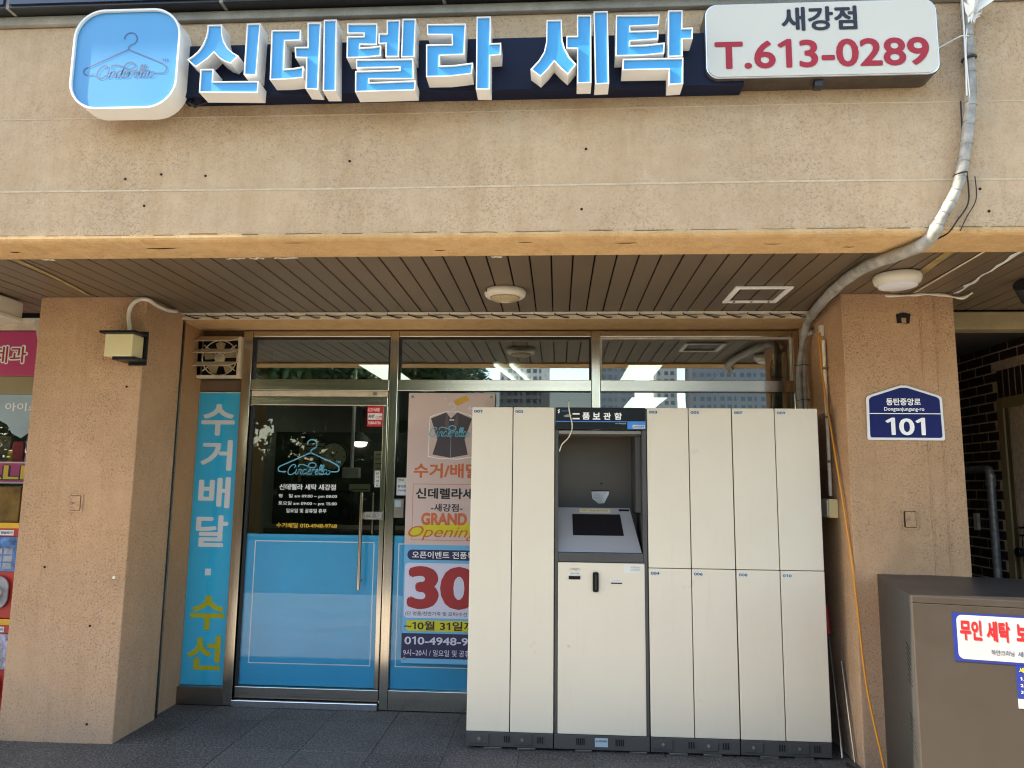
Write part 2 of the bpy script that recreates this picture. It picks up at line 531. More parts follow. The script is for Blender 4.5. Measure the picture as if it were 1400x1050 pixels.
def ribbon(mb, pts, w, fr, lift, th=.001, k=5):
    """flat printed or engraved line on a plane; pts in plane coordinates"""
    P = smooth_path([(x, y, 0) for x, y in pts], k) if k > 1 else [Vector((x, y, 0)) for x, y in pts]
    b = len(mb.v); n = len(P)
    for i, p in enumerate(P):
        t = P[min(i + 1, n - 1)] - P[max(i - 1, 0)]
        t = t.normalized() if t.length > 1e-9 else Vector((1, 0, 0))
        q = Vector((-t.y, t.x, 0)) * w / 2
        mb.v.append(tuple(fr.p(p.x + q.x, p.y + q.y, lift))); mb.v.append(tuple(fr.p(p.x - q.x, p.y - q.y, lift)))
    for i in range(n - 1):
        mb.f.append((b + 2 * i, b + 2 * i + 1, b + 2 * i + 3, b + 2 * i + 2))
def inset(pts, d):
    n = len(pts)
    a = sum(pts[i][0] * pts[(i + 1) % n][1] - pts[(i + 1) % n][0] * pts[i][1] for i in range(n))
    if a < 0: pts = pts[::-1]
    out = []
    for i in range(n):
        p0, p1, p2 = Vector(pts[i - 1]), Vector(pts[i]), Vector(pts[(i + 1) % n])
        e1 = (p1 - p0).normalized(); e2 = (p2 - p1).normalized()
        n1 = Vector((-e1.y, e1.x)); n2 = Vector((-e2.y, e2.x))
        bb = n1 + n2
        den = max(.35, 1 + n1.dot(n2))
        q = p1 + bb * (d / den)
        out.append((q.x, q.y))
    return pts, out
def rrect(x0, x1, z0, z1, r, n=6):
    out = []
    for cx, cz, a0 in ((x1 - r, z1 - r, 0), (x0 + r, z1 - r, 90), (x0 + r, z0 + r, 180), (x1 - r, z0 + r, 270)):
        for k in range(n + 1):
            a = R(a0 + 90 * k / n)
            out.append((cx + r * math.cos(a), cz + r * math.sin(a)))
    return out
def disc(cx, cz, r, n=20): return [(cx + r * math.cos(2 * math.pi * k / n), cz + r * math.sin(2 * math.pi * k / n)) for k in range(n)]
def prism(name, m, parent, fr, pts, w0, w1, bevel=0):
    return MB().prism(fr, pts, w0, w1).build(name, m, parent, bevel)

SIGN_LETTERS = [[[(-1.568, 3.469), (-1.502, 3.469), (-1.501, 3.448), (-1.497, 3.419), (-1.487, 3.387), (-1.469, 3.357), (-1.444, 3.334), (-1.417, 3.318), (-1.45, 3.281), (-1.479, 3.292), (-1.505, 3.31), (-1.53, 3.336), (-1.552, 3.311), (-1.578, 3.29), (-1.609, 3.268), (-1.65, 3.305), (-1.626, 3.322), (-1.603, 3.344), (-1.584, 3.375), (-1.571, 3.415), (-1.567, 3.444)], [(-1.388, 3.47), (-1.326, 3.47), (-1.33, 3.222), (-1.388, 3.227)], [(-1.586, 3.258), (-1.526, 3.258), (-1.525, 3.199), (-1.318, 3.196), (-1.319, 3.14), (-1.585, 3.148)]], [[(-1.274, 3.435), (-1.142, 3.434), (-1.14, 3.383), (-1.21, 3.382), (-1.207, 3.25), (-1.163, 3.253), (-1.121, 3.26), (-1.12, 3.206), (-1.195, 3.2), (-1.269, 3.2)], [(-1.113, 3.467), (-1.052, 3.466), (-1.05, 3.149), (-1.106, 3.153), (-1.111, 3.299), (-1.16, 3.302), (-1.165, 3.352), (-1.107, 3.352)], [(-1.04, 3.478), (-0.982, 3.478), (-0.971, 3.141), (-1.029, 3.142)]], [[(-0.934, 3.457), (-0.8, 3.454), (-0.797, 3.353), (-0.872, 3.356), (-0.872, 3.342), (-0.821, 3.344), (-0.779, 3.349), (-0.779, 3.3), (-0.852, 3.294), (-0.93, 3.294), (-0.933, 3.396), (-0.859, 3.396), (-0.859, 3.408), (-0.932, 3.41)], [(-0.758, 3.467), (-0.699, 3.468), (-0.698, 3.293), (-0.758, 3.295), (-0.759, 3.357), (-0.791, 3.357), (-0.792, 3.406), (-0.756, 3.405)], [(-0.688, 3.473), (-0.629, 3.471), (-0.629, 3.291), (-0.689, 3.292)], [(-0.888, 3.286), (-0.635, 3.284), (-0.629, 3.188), (-0.825, 3.193), (-0.824, 3.178), (-0.621, 3.182), (-0.622, 3.136), (-0.886, 3.134), (-0.889, 3.232), (-0.693, 3.234), (-0.694, 3.244), (-0.886, 3.245)]], [[(-0.579, 3.444), (-0.408, 3.442), (-0.411, 3.296), (-0.518, 3.294), (-0.518, 3.248), (-0.454, 3.249), (-0.373, 3.258), (-0.377, 3.206), (-0.474, 3.196), (-0.576, 3.197), (-0.58, 3.348), (-0.467, 3.347), (-0.469, 3.39), (-0.577, 3.394)], [(-0.361, 3.472), (-0.299, 3.472), (-0.298, 3.346), (-0.252, 3.347), (-0.253, 3.29), (-0.298, 3.288), (-0.297, 3.132), (-0.358, 3.134)]], [[(-0.056, 3.448), (0.01, 3.448), (0.011, 3.399), (0.014, 3.35), (0.024, 3.314), (0.044, 3.274), (0.073, 3.24), (0.037, 3.193), (0.01, 3.218), (-0.022, 3.254), (-0.048, 3.219), (-0.08, 3.185), (-0.124, 3.221), (-0.088, 3.262), (-0.066, 3.301), (-0.057, 3.346)], [(0.076, 3.467), (0.137, 3.465), (0.137, 3.152), (0.076, 3.152), (0.076, 3.311), (0.029, 3.313), (0.03, 3.371), (0.076, 3.371)], [(0.147, 3.482), (0.208, 3.482), (0.212, 3.147), (0.153, 3.145)]], [[(0.243, 3.462), (0.43, 3.459), (0.425, 3.41), (0.304, 3.407), (0.304, 3.387), (0.423, 3.387), (0.422, 3.345), (0.303, 3.339), (0.303, 3.321), (0.375, 3.322), (0.449, 3.329), (0.446, 3.279), (0.358, 3.272), (0.24, 3.272)], [(0.466, 3.477), (0.527, 3.476), (0.525, 3.394), (0.569, 3.395), (0.567, 3.342), (0.524, 3.342), (0.524, 3.264), (0.461, 3.263)], [(0.271, 3.259), (0.526, 3.258), (0.523, 3.138), (0.463, 3.136), (0.464, 3.206), (0.269, 3.207)]]]

# ================================================================== ground
ground = bx('ground', 'asphalt', None, -300, 300, -400, 60, -.6, -.03); tag(ground, kind='structure')
pave = bx('forecourt_paving', 'granite_dark', None, -9, 9, -1.8, 1.2, -.05, -.014); tag(pave, kind='structure')
pm = {}
row_y = [(-.05, -.30), (-.3015, -.80), (-.8015, -1.30), (-1.3015, -1.797)]
for ri, (ya, yb) in enumerate(row_y):
    for k in range(-9, 8):
        xa = -.208 + .4 * k
        w = .3985
        key = (ri, k % 2)
        stone = 'granite_light' if ri == 3 else 'granite_dark'
        if key not in pm:
            mb = MB().box(0, w, yb, ya, -.03, 0)
            pm[key] = mb.mesh('paver', bevel=.002, seg=1); pm[key].materials.append(MATS[stone])
        o = bpy.data.objects.new('paver', pm[key]); COL.objects.link(o)
        o.parent = pave; o.location = (xa, 0, random.uniform(-.0016, .0012))
        o.rotation_euler = (random.uniform(-.0012, .0012), random.uniform(-.0012, .0012), 0)
plaza = bx('plaza_paving', 'granite_light', None, -40, 40, -4.9, -1.8, -.05, -.004); tag(plaza, kind='structure')
lawn = bx('lawn', 'soil_grass', None, -60, 60, -40, -14, -.05, .05); tag(lawn, kind='structure')

# ================================================================== covered walk: soffit
soff = bx('soffit', 'plank_void', None, -16, 8, -1.62, -.39, 2.575, 2.62); tag(soff, kind='structure')
mb = MB().box(0, .0972, -1.62, -.392, 2.545, 2.556)
mp_ = mb.mesh('ceiling_plank', bevel=.002, seg=1); mp_.materials.append(MATS['plank'])
x = -4.56
x_shift = -.0
while x < 4.2:
    o = bpy.data.objects.new('ceiling_plank', mp_); COL.objects.link(o); o.parent = soff
    o.location = (x, 0, random.uniform(-.0012, .0012)); x += .1053
SHADE_EDGE_Y = -2.392  # front edge of the added sun-blocking slab
# the slab and the upper storey behind the fascia
upper = thing('upper_storey', 'beige rendered upper storey wall rising above the dark facade panels', 'building', (0, 0, 3.7))
bx('slab', 'wall_dark', upper, -16, 8, -1.60, 7, 2.625, 3.0)
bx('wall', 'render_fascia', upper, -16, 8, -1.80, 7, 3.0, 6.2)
bx('added_shade_slab', 'ledge_concrete', upper, -16, 8, SHADE_EDGE_Y, -1.801, 5.2, 5.32, .01)  # added out of view to shade the fascia and set the ground's sun edge

# ================================================================== fascia beam
fas = thing('concrete_fascia', 'rendered beige fascia beam carrying the blue shop sign above the walkway', 'wall', (0, -1.7, 2.53))
FY = -1.85
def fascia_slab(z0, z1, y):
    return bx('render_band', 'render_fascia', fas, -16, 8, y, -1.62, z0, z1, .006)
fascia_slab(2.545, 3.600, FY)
# rounded drip nose and underside
nose = [(-1.852, 2.56), (-1.856, 2.545), (-1.85, 2.536), (-1.835, 2.53), (-1.62, 2.528), (-1.60, 2.53), (-1.60, 2.56)]
fx = Frame((-16, 0, 0), (0, 1, 0), (0, 0, 1))
MB().prism(fx, [(a, b) for a, b in nose], 0, 24).build('drip_edge', 'render_under', fas, smooth=False)
# dirt line along the nose, hairline cracks and flaked paint under it
dl = MB(); random.seed(11)
x = -4.0
while x < 3.2:
    L_ = random.uniform(.05, .30)
    pts_ = []
    zc = 2.560 + random.uniform(-.003, .003)
    n_ = max(3, int(L_ / .03))
    for i in range(n_): pts_.append((x + L_ * i / n_, zc + random.uniform(-.0012, .0012)))
    ribbon(dl, pts_, random.uniform(.0015, .0045), front(FY - .0035), .0, k=1)
    x += L_ + random.uniform(.0, .10)
tag(dl.build('dirt_line', 'wear_brown', fas), kind='stuff')
ck_ = MB(); uf = Frame((0, 0, 2.5272), (1, 0, 0), (0, -1, 0))
for (cx, cy, L_, w_) in ((-1.86, 1.76, .14, .010), (-2.6, 1.72, .05, .008), (-.15, 1.80, .06, .006), (.30, 1.78, .10, .006), (-.55, 1.70, .05, .008), (.95, 1.75, .07, .005), (-1.2, 1.82, .08, .004), (1.3, 1.70, .05, .006)):
    top = [(cx - L_ / 2 + L_ * i / 6, cy + random.uniform(-.003, .003)) for i in range(7)]
    bot = [(a + random.uniform(-.002, .002), b - w_ * math.sin(math.pi * (i + .3) / 6.6)) for i, (a, b) in enumerate(top)]
    ck_.prism(uf, top + bot[::-1], 0, .0008)
tag(ck_.build('paint_crack', 'plank_void', fas), kind='stuff')
fk = MB()
for (cx, L_) in ((-1.62, .10), (-1.50, .07), (-1.38, .12), (-.32, .05), (-2.55, .06)):
    pts_ = [(cx + L_ * i / 7, 1.615 - random.uniform(.0, .02)) for i in range(8)]
    fk.prism(uf, pts_ + [(a, b - .012 - random.uniform(0, .01)) for a, b in pts_[::-1]], 0, .0006)
tag(fk.build('flaked_paint', 'white_old', fas), kind='stuff')
# thin raised paint seams
xs = [i * .4 for i in range(-15, 16)]
for zc, hh in ((2.773, .008), (3.129, .004)):
    seam = MB()
    P0 = []; P1 = []
    for i in range(len(xs)):
        dz = math.sin(xs[i] * 1.7) * .003
        P0.append((xs[i], zc - hh / 2 + dz)); P1.append((xs[i], zc + hh / 2 + dz))
    seam.prism(front(FY), P0 + P1[::-1], 0, .0022)
    seam.build('joint_line', 'joint_paint', fas)
# ledge and dark panels above
bx('ledge', 'ledge_concrete', fas, -16, 8, -1.875, -1.62, 3.602, 3.645, .005)
for i in range(-3, 3):
    x0 = -.53 + i * 1.035
    pn = thing('facade_panel', '', 'facade panel', (x0 + .5, -1.86, 3.65), 'dark glossy panels above the fascia')
    bx('panel_frame', 'panel_trim', pn, x0 + .008, x0 + 1.027, -1.93, -1.805, 3.648, 4.6, .004)
    bx('panel_face', 'facade_panel', pn, x0 + .015, x0 + 1.020, -1.940, -1.9305, 3.664, 4.59)
    bx('joint_strip', 'ledge_concrete', pn, x0 + 1.0275, x0 + 1.0425, -1.93, -1.805, 3.648, 4.6)
    wh = {-2: 'directly above the round cornered blue hanger logo box', -1: 'above the first two blue sign letters', 0: 'above the middle blue letters of the sign',
          1: 'above the last blue letter and the phone sign', -3: 'at the far left edge above the bare fascia', 2: 'at the far right above the taped conduit'}.get(i, 'in the row above the fascia out of view')
    pn['label'] = 'dark navy glossy facade panel ' + wh
# small holes and stains as plugs
for (px, pz) in ((-2.0, 2.83), (-1.83, 2.85), (-1.62, 2.84), (-1.9, 2.70), (.12, 2.94), (.1, 2.66), (1.83, 2.63), (-.95, 2.9), (1.8, 2.73)):
    MB().prism(front(FY - .001), disc(px, pz, .006, 10), 0, .002).build('wall_plug', 'plank_void', fas)

# ================================================================== pillars
pl_ = thing('rendered_pillar', 'left peach rendered pillar carrying the square cream wall lamp', 'pillar', (-2.8, -.56, 0), 'rendered pillars')
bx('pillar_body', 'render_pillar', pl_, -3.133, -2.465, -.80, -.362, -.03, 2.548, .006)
bx('access_plate', 'render_pillar', pl_, -2.838, -2.755, -.806, -.801, 1.262, 1.372, .003)
bx('cover_gap', 'wall_dark', pl_, -2.8285, -2.7655, -.8068, -.8061, 1.2735, 1.3605)
bx('access_cover', 'render_pillar', pl_, -2.826, -2.768, -.811, -.8065, 1.276, 1.358, .002)
MB().prism(front(-.8112), disc(-2.812, 1.316, .007, 12), 0, .003).build('latch', 'steel_dark', pl_)
MB().prism(front(-.801), disc(-2.53, .90, .009, 12), 0, .006).build('bolt_head', 'white_old', pl_)
for (a, b) in ((-2.65, .63), (-2.95, .95), (-2.55, 2.0), (-2.62, .1)):
    MB().prism(front(-.8005), disc(a, b, .007, 9), 0, .002).build('wall_plug', 'plank_void', pl_)
wl = thing('side_wall', 'peach rendered return wall between the left pillar and the shop front', 'wall', (-2.8, -.15, 0))
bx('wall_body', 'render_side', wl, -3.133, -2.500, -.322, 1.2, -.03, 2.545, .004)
bx('expansion_joint', 'rubber_black', wl, -3.12, -2.470, -.3615, -.3225, -.02, 2.54)
cb = MB()
for i in range(26):
    z = .05 + i * .097
    cb.box(-2.4695, -2.463, -.350, -.340, z, z + .094)
cb.build('joint_cable', 'steel_dark', wl)

pr = thing('rendered_pillar', 'right peach rendered pillar carrying the blue 101 address plate', 'pillar', (1.9, -.5, 0), 'rendered pillars')
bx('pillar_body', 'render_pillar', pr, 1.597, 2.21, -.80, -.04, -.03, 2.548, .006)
bx('access_plate', 'render_pillar', pr, 1.862, 1.945, -.806, -.801, 1.235, 1.345, .003)
bx('cover_gap', 'plank_void', pr, 1.8725, 1.933, -.8068, -.8061, 1.247, 1.335)
bx('access_cover', 'render_pillar', pr, 1.876, 1.930, -.812, -.8065, 1.25, 1.332, .002)
bx('cover_gap', 'plank_void', pr, 1.869, 1.8755, -.809, -.8063, 1.25, 1.332)
MB().prism(front(-.8125), disc(1.888, 1.292, .008, 12), 0, .003).build('latch', 'steel_dark', pr)
h_ = MB().prism(front(-.8008), [(1.895, 2.375), (1.962, 2.372), (1.972, 2.428), (1.93, 2.436), (1.893, 2.425)], 0, .003)
h_.build('broken_hole', 'plank_void', pr)
bx('hole_block', 'render_side', pr, 1.92, 1.945, -.807, -.804, 2.376, 2.405, .003)
for xx in (2.02, 2.10):
    bx('vertical_ridge', 'render_pillar', pr, xx, xx + .006, -.8035, -.8005, .95, 2.53, .001)
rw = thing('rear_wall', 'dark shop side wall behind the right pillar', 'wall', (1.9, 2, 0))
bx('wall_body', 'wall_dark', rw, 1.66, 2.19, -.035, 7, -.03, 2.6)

# ================================================================== head beam over shop front
hb = thing('head_beam', 'cream boxed beam over the shop front with wire stapled along it', 'beam', (-.5, -.2, 2.5))
bx('beam_body', 'render_under', hb, -2.505, 1.594, -.375, .05, 2.503, 2.543)
bx('trim_strip', 'trim_cream', hb, -2.50, 1.59, -.389, -.3755, 2.500, 2.543, .003)
bx('trim_lip', 'white_old', hb, -2.50, 1.59, -.397, -.3895, 2.530, 2.5435, .002)
sw = MB()
pts = []
i = 0
x = -2.48
while x < 1.56:
    pts.append((x, -.3925, 2.521 + .004 * math.sin(x * 23)))
    x += .045
sw.tube(smooth_path(pts, 2), .0016, 5)
x = -2.42
while x < 1.54:
    j = random.uniform(-.006, .006)
    sw.tube(smooth_path([(x - .02, -.393, 2.541), (x - .012 + j, -.396, 2.524), (x + .012, -.394, 2.517 + j * .4), (x + .03, -.396, 2.511), (x + .05 + j, -.394, 2.504), (x + .075, -.395, 2.506)], 3), .0036, 5)
    x += .134
sl_ = thing('string_light_cable', 'dark string light wire looped along the cream trim over the window', 'cable', (-.5, -.392, 2.52))
sw.build('wire', 'cable_black', sl_)

# ================================================================== shop front
sf = thing('storefront', 'stainless steel framed glass shop front with blue film along the bottom', 'shop front', (-.5, -.03, 0))
def bar(x0, x1, z0, z1, y0=-.045, y1=.03, m='steel', bev=.003): return bx('frame_bar', m, sf, x0, x1, y0, y1, z0, z1, bev)
bar(-2.565, -2.525, 0, 2.495); bar(-2.192, -2.125, 0, 2.495); bar(-1.152, -1.095, 0, 2.495)
bar(.222, .280, 0, 2.495); bar(1.556, 1.594, 0, 2.495)
for a, b in ((-2.123, -1.154), (-1.093, .220), (.282, 1.554)):
    bar(a, b, 2.452, 2.493, m='steel_h'); bar(a, b, 2.078, 2.155, m='steel_h')
bar(-2.523, -2.194, 0, .112, m='steel_dark'); bar(-1.093, .220, 0, .125, m='steel_h'); bar(.282, 1.554, 0, .125, m='steel_h')
bx('timber_jamb', 'render_side', sf, -2.6, -2.567, -.06, .05, 0, 2.495)
bx('window_blank', 'brown_panel', sf, -2.523, -2.194, -.01, .02, 2.452, 2.493); bx('window_blank', 'brown_panel', sf, -2.523, -2.194, -.005, .02, 2.076, 2.15)
def pane(x0, x1, z0, z1, m='glass', parent=sf): return bx('glass_pane', m, parent, x0, x1, -.012, -.006, z0, z1)
GLZ = [pane(a, b, 2.155, 2.452, 'glass_transom') for a, b in ((-2.123, -1.154), (-1.093, .220), (.282, 1.554))]
for (a, b) in ((-2.123, -1.154), (-1.093, .220), (.282, 1.554)):
    g = MB()
    for (p, q, r_, s_) in ((a, a + .012, 2.157, 2.450), (b - .012, b, 2.157, 2.450), (a + .012, b - .012, 2.438, 2.450)):
        g.box(p, q, -.030, -.014, r_, s_)
    g.build('glazing_bead', 'white_old' if a > 0 else 'rubber_black', sf)
pane(-1.093, .220, .125, 2.078); pane(.282, 1.554, .125, 2.078, 'glass_transom')
pane(-2.523, -2.194, .112, 2.076, 'glass_plain')
bx('blue_film', 'film_blue', sf, -1.091, .218, -.0045, -.0015, .127, 1.105)
bx('blue_film', 'film_blue', sf, .284, 1.552, -.0045, -.0015, .127, 1.105)
lb = MB()
lb.box(-1.062, .19, -.0065, -.005, 1.048, 1.054); lb.box(-1.062, .19, -.0065, -.005, .262, .268); lb.box(-1.062, -1.056, -.0065, -.005, .2685, 1.0475)
lb.build('film_border', 'print_white', sf)

# ventilation fan in its frame
vf = thing('ventilation_fan', 'cream square extractor fan with three slanted louvre blades in the top left corner', 'fan', (-2.35, -.05, 2.16))
g = MB()
for a in (((-2.520, -2.500, 2.158, 2.450)), ((-2.217, -2.197, 2.158, 2.450)), ((-2.4995, -2.2175, 2.158, 2.178)), ((-2.4995, -2.2175, 2.430, 2.450))):
    g.box(a[0], a[1], -.075, -.02, a[2], a[3])
g.build('fan_frame', 'trim_cream', vf, .002)
fr_ = front(-.03)
ring = MB()
ring.prism(fr_, [(-2.4995, 2.178), (-2.2175, 2.178), (-2.2175, 2.43), (-2.4995, 2.43)], -.03, -.028)
ring.build('fan_back', 'plank_void', vf)
bl = MB()
for k in range(5):
    a = 2 * math.pi * k / 5 + .4
    pts_ = []
    for (r_, da) in ((.025, -.2), (.11, -.34), (.122, 0), (.11, .30), (.03, .3)):
        pts_.append((-2.358 + r_ * math.cos(a + da), 2.304 + r_ * math.sin(a + da)))
    bl.prism(fr_, pts_, -.012, -.004)
bl.build('fan_blade_rotor', 'grille_tan', vf)
hub = MB().prism(fr_, disc(-2.358, 2.304, .036, 20), 0, .012)
for k in range(4):
    a = math.pi / 4 + k * math.pi / 2
    hub.tube([(-2.358 + .03 * math.cos(a), -.042, 2.304 + .03 * math.sin(a)), (-2.358 + .165 * math.cos(a), -.042, 2.304 + .165 * math.sin(a) * .78)], .0045, 6)
for r_ in (.012, .02, .028): 
    hub.tube([(-2.358 + r_ * math.cos(t * math.pi / 8), -.045, 2.304 + r_ * math.sin(t * math.pi / 8)) for t in range(17)], .0012, 5)
hub.build('fan_hub', 'trim_cream', vf)
rng = MB().tube([(-2.358 + .124 * math.cos(t * math.pi / 16), -.04, 2.304 + .124 * math.sin(t * math.pi / 16)) for t in range(33)], .004, 6)
rng.build('fan_ring', 'trim_cream', vf)
for zc in (2.405, 2.322, 2.232):
    l_ = MB()
    l_.add([(-2.525, -.155, zc), (-2.235, -.155, zc), (-2.20, -.078, zc + .040), (-2.525, -.078, zc + .040),
            (-2.525, -.155, zc - .004), (-2.235, -.155, zc - .004), (-2.20, -.078, zc + .036), (-2.525, -.078, zc + .036)],
           [(0, 1, 2, 3), (7, 6, 5, 4), (0, 4, 5, 1), (1, 5, 6, 2), (2, 6, 7, 3), (3, 7, 4, 0)])
    l_.build('louvre_blade', 'trim_cream', vf)

# vertical banner behind the narrow left window
bn = thing('vertical_banner', 'tall teal banner with white and yellow Korean letters in the narrow left window', 'banner', (-2.35, -.02, .11))
bx('banner_sheet', 'banner_teal', bn, -2.500, -2.196, -.0035, .002, .114, 2.062)
bx('banner_edge', 'print_white', bn, -2.508, -2.501, -.0035, .002, .114, 2.062)
bx('banner_edge', 'print_white', bn, -2.5005, -2.196, -.0035, .002, 2.0625, 2.069)
bfr = front(-.0040)
for s_, m_, a, b, c, d in (('수', 'print_white', -2.475, -2.235, 1.765, 1.985), ('거', 'print_white', -2.462, -2.240, 1.525, 1.735),
                           ('배', 'print_white', -2.462, -2.238, 1.270, 1.480), ('달', 'print_white', -2.462, -2.238, 1.010, 1.222),
                           ('수', 'print_yellow', -2.462, -2.222, .465, .690), ('선', 'print_yellow', -2.462, -2.232, .210, .430)):
    txt(s_, a, b, c, d, bfr, m_, bn, bold=.026)
bx('dot_mark', 'print_white', bn, -2.378, -2.337, -.0055, -.004, .822, .866)

# --- logo strokes (hanger with script lettering), in a 570 x 320 field
HANGER = [[(413, 217), (415, 195), (430, 177), (455, 170), (480, 178), (497, 200), (500, 225), (485, 248), (462, 258), (449, 272), (446, 291)],
          [(446, 291), (360, 330), (240, 384), (172, 414), (150, 430), (148, 452), (165, 467), (222, 468)],
          [(446, 291), (530, 327), (640, 374), (698, 403), (717, 424), (718, 450), (700, 464), (645, 465)]]
SCRIPT = [[(297, 432), (308, 419), (304, 404), (285, 403), (262, 420), (244, 450), (240, 474), (249, 491), (269, 495), (290, 487), (304, 472)],
          [(322, 442), (312, 472), (312, 487), (322, 490), (334, 480)],
          [(344, 444), (336, 468), (332, 491)], [(335, 468), (348, 450), (362, 444), (366, 452), (360, 476), (364, 489), (376, 486), (384, 474)],
          [(415, 450), (398, 444), (384, 456), (379, 476), (387, 490), (402, 484), (414, 464), (424, 430), (434, 400), (452, 386), (478, 385), (498, 397), (501, 414), (488, 427), (458, 430), (420, 414), (382, 402), (352, 402), (338, 412), (342, 424)],
          [(424, 430), (412, 474), (416, 489), (426, 488)],
          [(430, 470), (446, 463), (456, 451), (448, 442), (436, 450), (429, 474), (438, 491), (456, 484), (464, 474)],
          [(472, 442), (466, 466), (460, 491)], [(465, 470), (474, 452), (486, 444), (494, 450)],
          [(500, 470), (514, 463), (522, 450), (514, 442), (503, 452), (497, 476), (506, 491), (522, 484), (532, 470)],
          [(532, 470), (548, 440), (556, 412), (549, 402), (541, 420), (535, 456), (534, 480), (542, 491), (554, 480)],
          [(554, 478), (570, 440), (578, 412), (571, 402), (563, 420), (557, 456), (556, 480), (564, 491), (574, 484)],
          [(606, 449), (592, 443), (579, 456), (575, 478), (584, 490), (597, 480), (608, 452), (603, 478), (610, 491), (626, 486), (637, 470), (632, 456), (618, 456)],
          [(323, 424), (325, 421)]]
def hanger_logo(parent, fr, x0, x1, ztop, m, lift, w, hook=True, script=True, tm=True, name='logo_print', sw=None):
    k = (x1 - x0) / 570.
    T = lambda p: (x0 + (p[0] - 148) * k, ztop - (p[1] - 170) * k)
    mb = MB()
    if hook:
        for s_ in HANGER: ribbon(mb, [T(p) for p in s_], w, fr, lift)
    if script:
        for s_ in SCRIPT: ribbon(mb, [T(p) for p in s_], sw or w * 1.15, fr, lift + .0003)
    if tm:
        a = T((685, 388)); b = T((730, 365))
        text_mb(mb, 'TM', a[0], b[0], a[1], b[1], fr, 0, 0, lift)
    me = bpy.data.meshes.new(name); o_ = origin(parent)
    me.from_pydata([tuple(Vector(p) - o_) for p in mb.v], [], mb.f); me.materials.append(MATS[m])
    o = bpy.data.objects.new(name, me); COL.objects.link(o); o.parent = parent
    return o

# ------------------------------------------------------------------ glass door (a part of the shop front)
dr = bx('door', 'trim_cream', sf, -2.110, -1.158, -.050, -.012, 2.036, 2.074, .004)
bx('top_rail', 'steel_h', dr, -2.110, -1.158, -.048, .012, 1.975, 2.034, .003)
bx('hinge_block', 'steel_dark', dr, -1.262, -1.235, -.055, -.0505, 2.045, 2.065)
bx('bottom_rail', 'steel_h', dr, -2.110, -1.158, -.042, .012, .052, .122, .003)
bx('threshold', 'aluminium', sf, -2.118, -1.156, -.075, .02, .0, .045, .004)
bx('door_stile', 'steel', dr, -1.190, -1.160, -.040, .010, .124, 1.973, .003)
bx('door_stile', 'rubber_black', dr, -2.118, -2.100, -.030, .010, .05, 1.973, .002)
bx('glass_pane', 'glass', dr, -2.099, -1.191, -.012, -.004, .124, 1.973)
bx('blue_film', 'film_blue', dr, -2.098, -1.192, -.0025, .0005, .126, 1.103)
lb = MB()
a, b, c, d = -2.045, -1.225, .262, 1.060
lb.box(a, b, -.0045, -.003, d - .006, d); lb.box(a, b, -.0045, -.003, c, c + .006); lb.box(a, a + .006, -.0045, -.003, c + .0065, d - .0065); lb.box(b - .006, b, -.0045, -.003, c + .0065, d - .0065)
lb.build('film_border', 'print_white', dr)
dfr = front(-.0125)
hanger_logo(dr, dfr, -1.907, -1.487, 1.742, 'door_logo', .001, .0075, tm=True, sw=.0058)
txt('신데렐라 세탁 새강점', -1.893, -1.503, 1.400, 1.440, dfr, 'print_white', dr, bold=.02)
txt('평    일 am 09:00 ~ pm 08:00', -1.895, -1.492, 1.344, 1.372, dfr, 'print_white', dr, bold=.012)
txt('토요일 am 09:00 ~ pm 15:00', -1.895, -1.492, 1.294, 1.323, dfr, 'print_white', dr, bold=.012)
txt('일요일 및 공휴일 휴무', -1.838, -1.560, 1.247, 1.275, dfr, 'print_white', dr, bold=.012)
txt('수거배달 010-4948-9768', -1.900, -1.483, 1.146, 1.180, dfr, 'print_gold', dr, bold=.012)
# handle and lock
hd = MB().tube([(-1.300, -.095, 1.388), (-1.300, -.095, .762)], .0125, 14)
hd.tube([(-1.300, -.095, 1.34), (-1.300, -.015, 1.34)], .007, 10); hd.tube([(-1.300, -.095, .81), (-1.300, -.015, .81)], .007, 10)
hd.tube([(-1.262, .07, 1.388), (-1.262, .07, .762)], .0115, 14)
hd.build('handle', 'steel', dr, smooth=True)
lk = MB().box(-1.292, -1.168, -.072, -.018, 1.212, 1.262)
lk.build('lock_case', 'aluminium', dr, .004)
lo = MB().prism(front(-.0725), disc(-1.215, 1.237, .015, 16), 0, .006)
lo.prism(front(-.0725), rrect(-1.272, -1.238, 1.228, 1.240, .005), 0, .004)
lo.build('lock_cylinder', 'steel_dark', dr)
# stickers
st = thing('red_sticker', 'red and white security sticker in the top corner of the door glass', 'sticker', (-1.25, -.0135, 1.9))
bx('sticker_sheet', 'sticker_red', st, -1.305, -1.196, -.0145, -.0125, 1.835, 1.972)
sfr = front(-.0147)
MB().box(-1.300, -1.201, -.0155, -.0147, 1.882, 1.925).build('sticker_band', 'print_white', st)
txt('CCTV 녹화중', -1.300, -1.220, 1.936, 1.962, sfr, 'print_white', st, bold=.02)
txt('ANY', -1.297, -1.252, 1.892, 1.917, front(-.0157), 'poster_navy', st, bold=.03)
txt('COM', -1.246, -1.204, 1.888, 1.908, front(-.0157), 'sticker_red', st, bold=.02)
txt('1588-8750', -1.298, -1.210, 1.850, 1.870, sfr, 'print_white', st, bold=.02)
s2 = thing('paper_notice', 'small vertical white notice taped beside the door lock', 'notice', (-1.22, -.0135, 1.42))
bx('notice_sheet', 'paper', s2, -1.238, -1.201, -.0145, -.0125, 1.425, 1.535)
for k, ch in enumerate('당기세요'): txt(ch, -1.230, -1.209, 1.508 - k * .026, 1.527 - k * .026, front(-.0147), 'print_black', s2, .01)
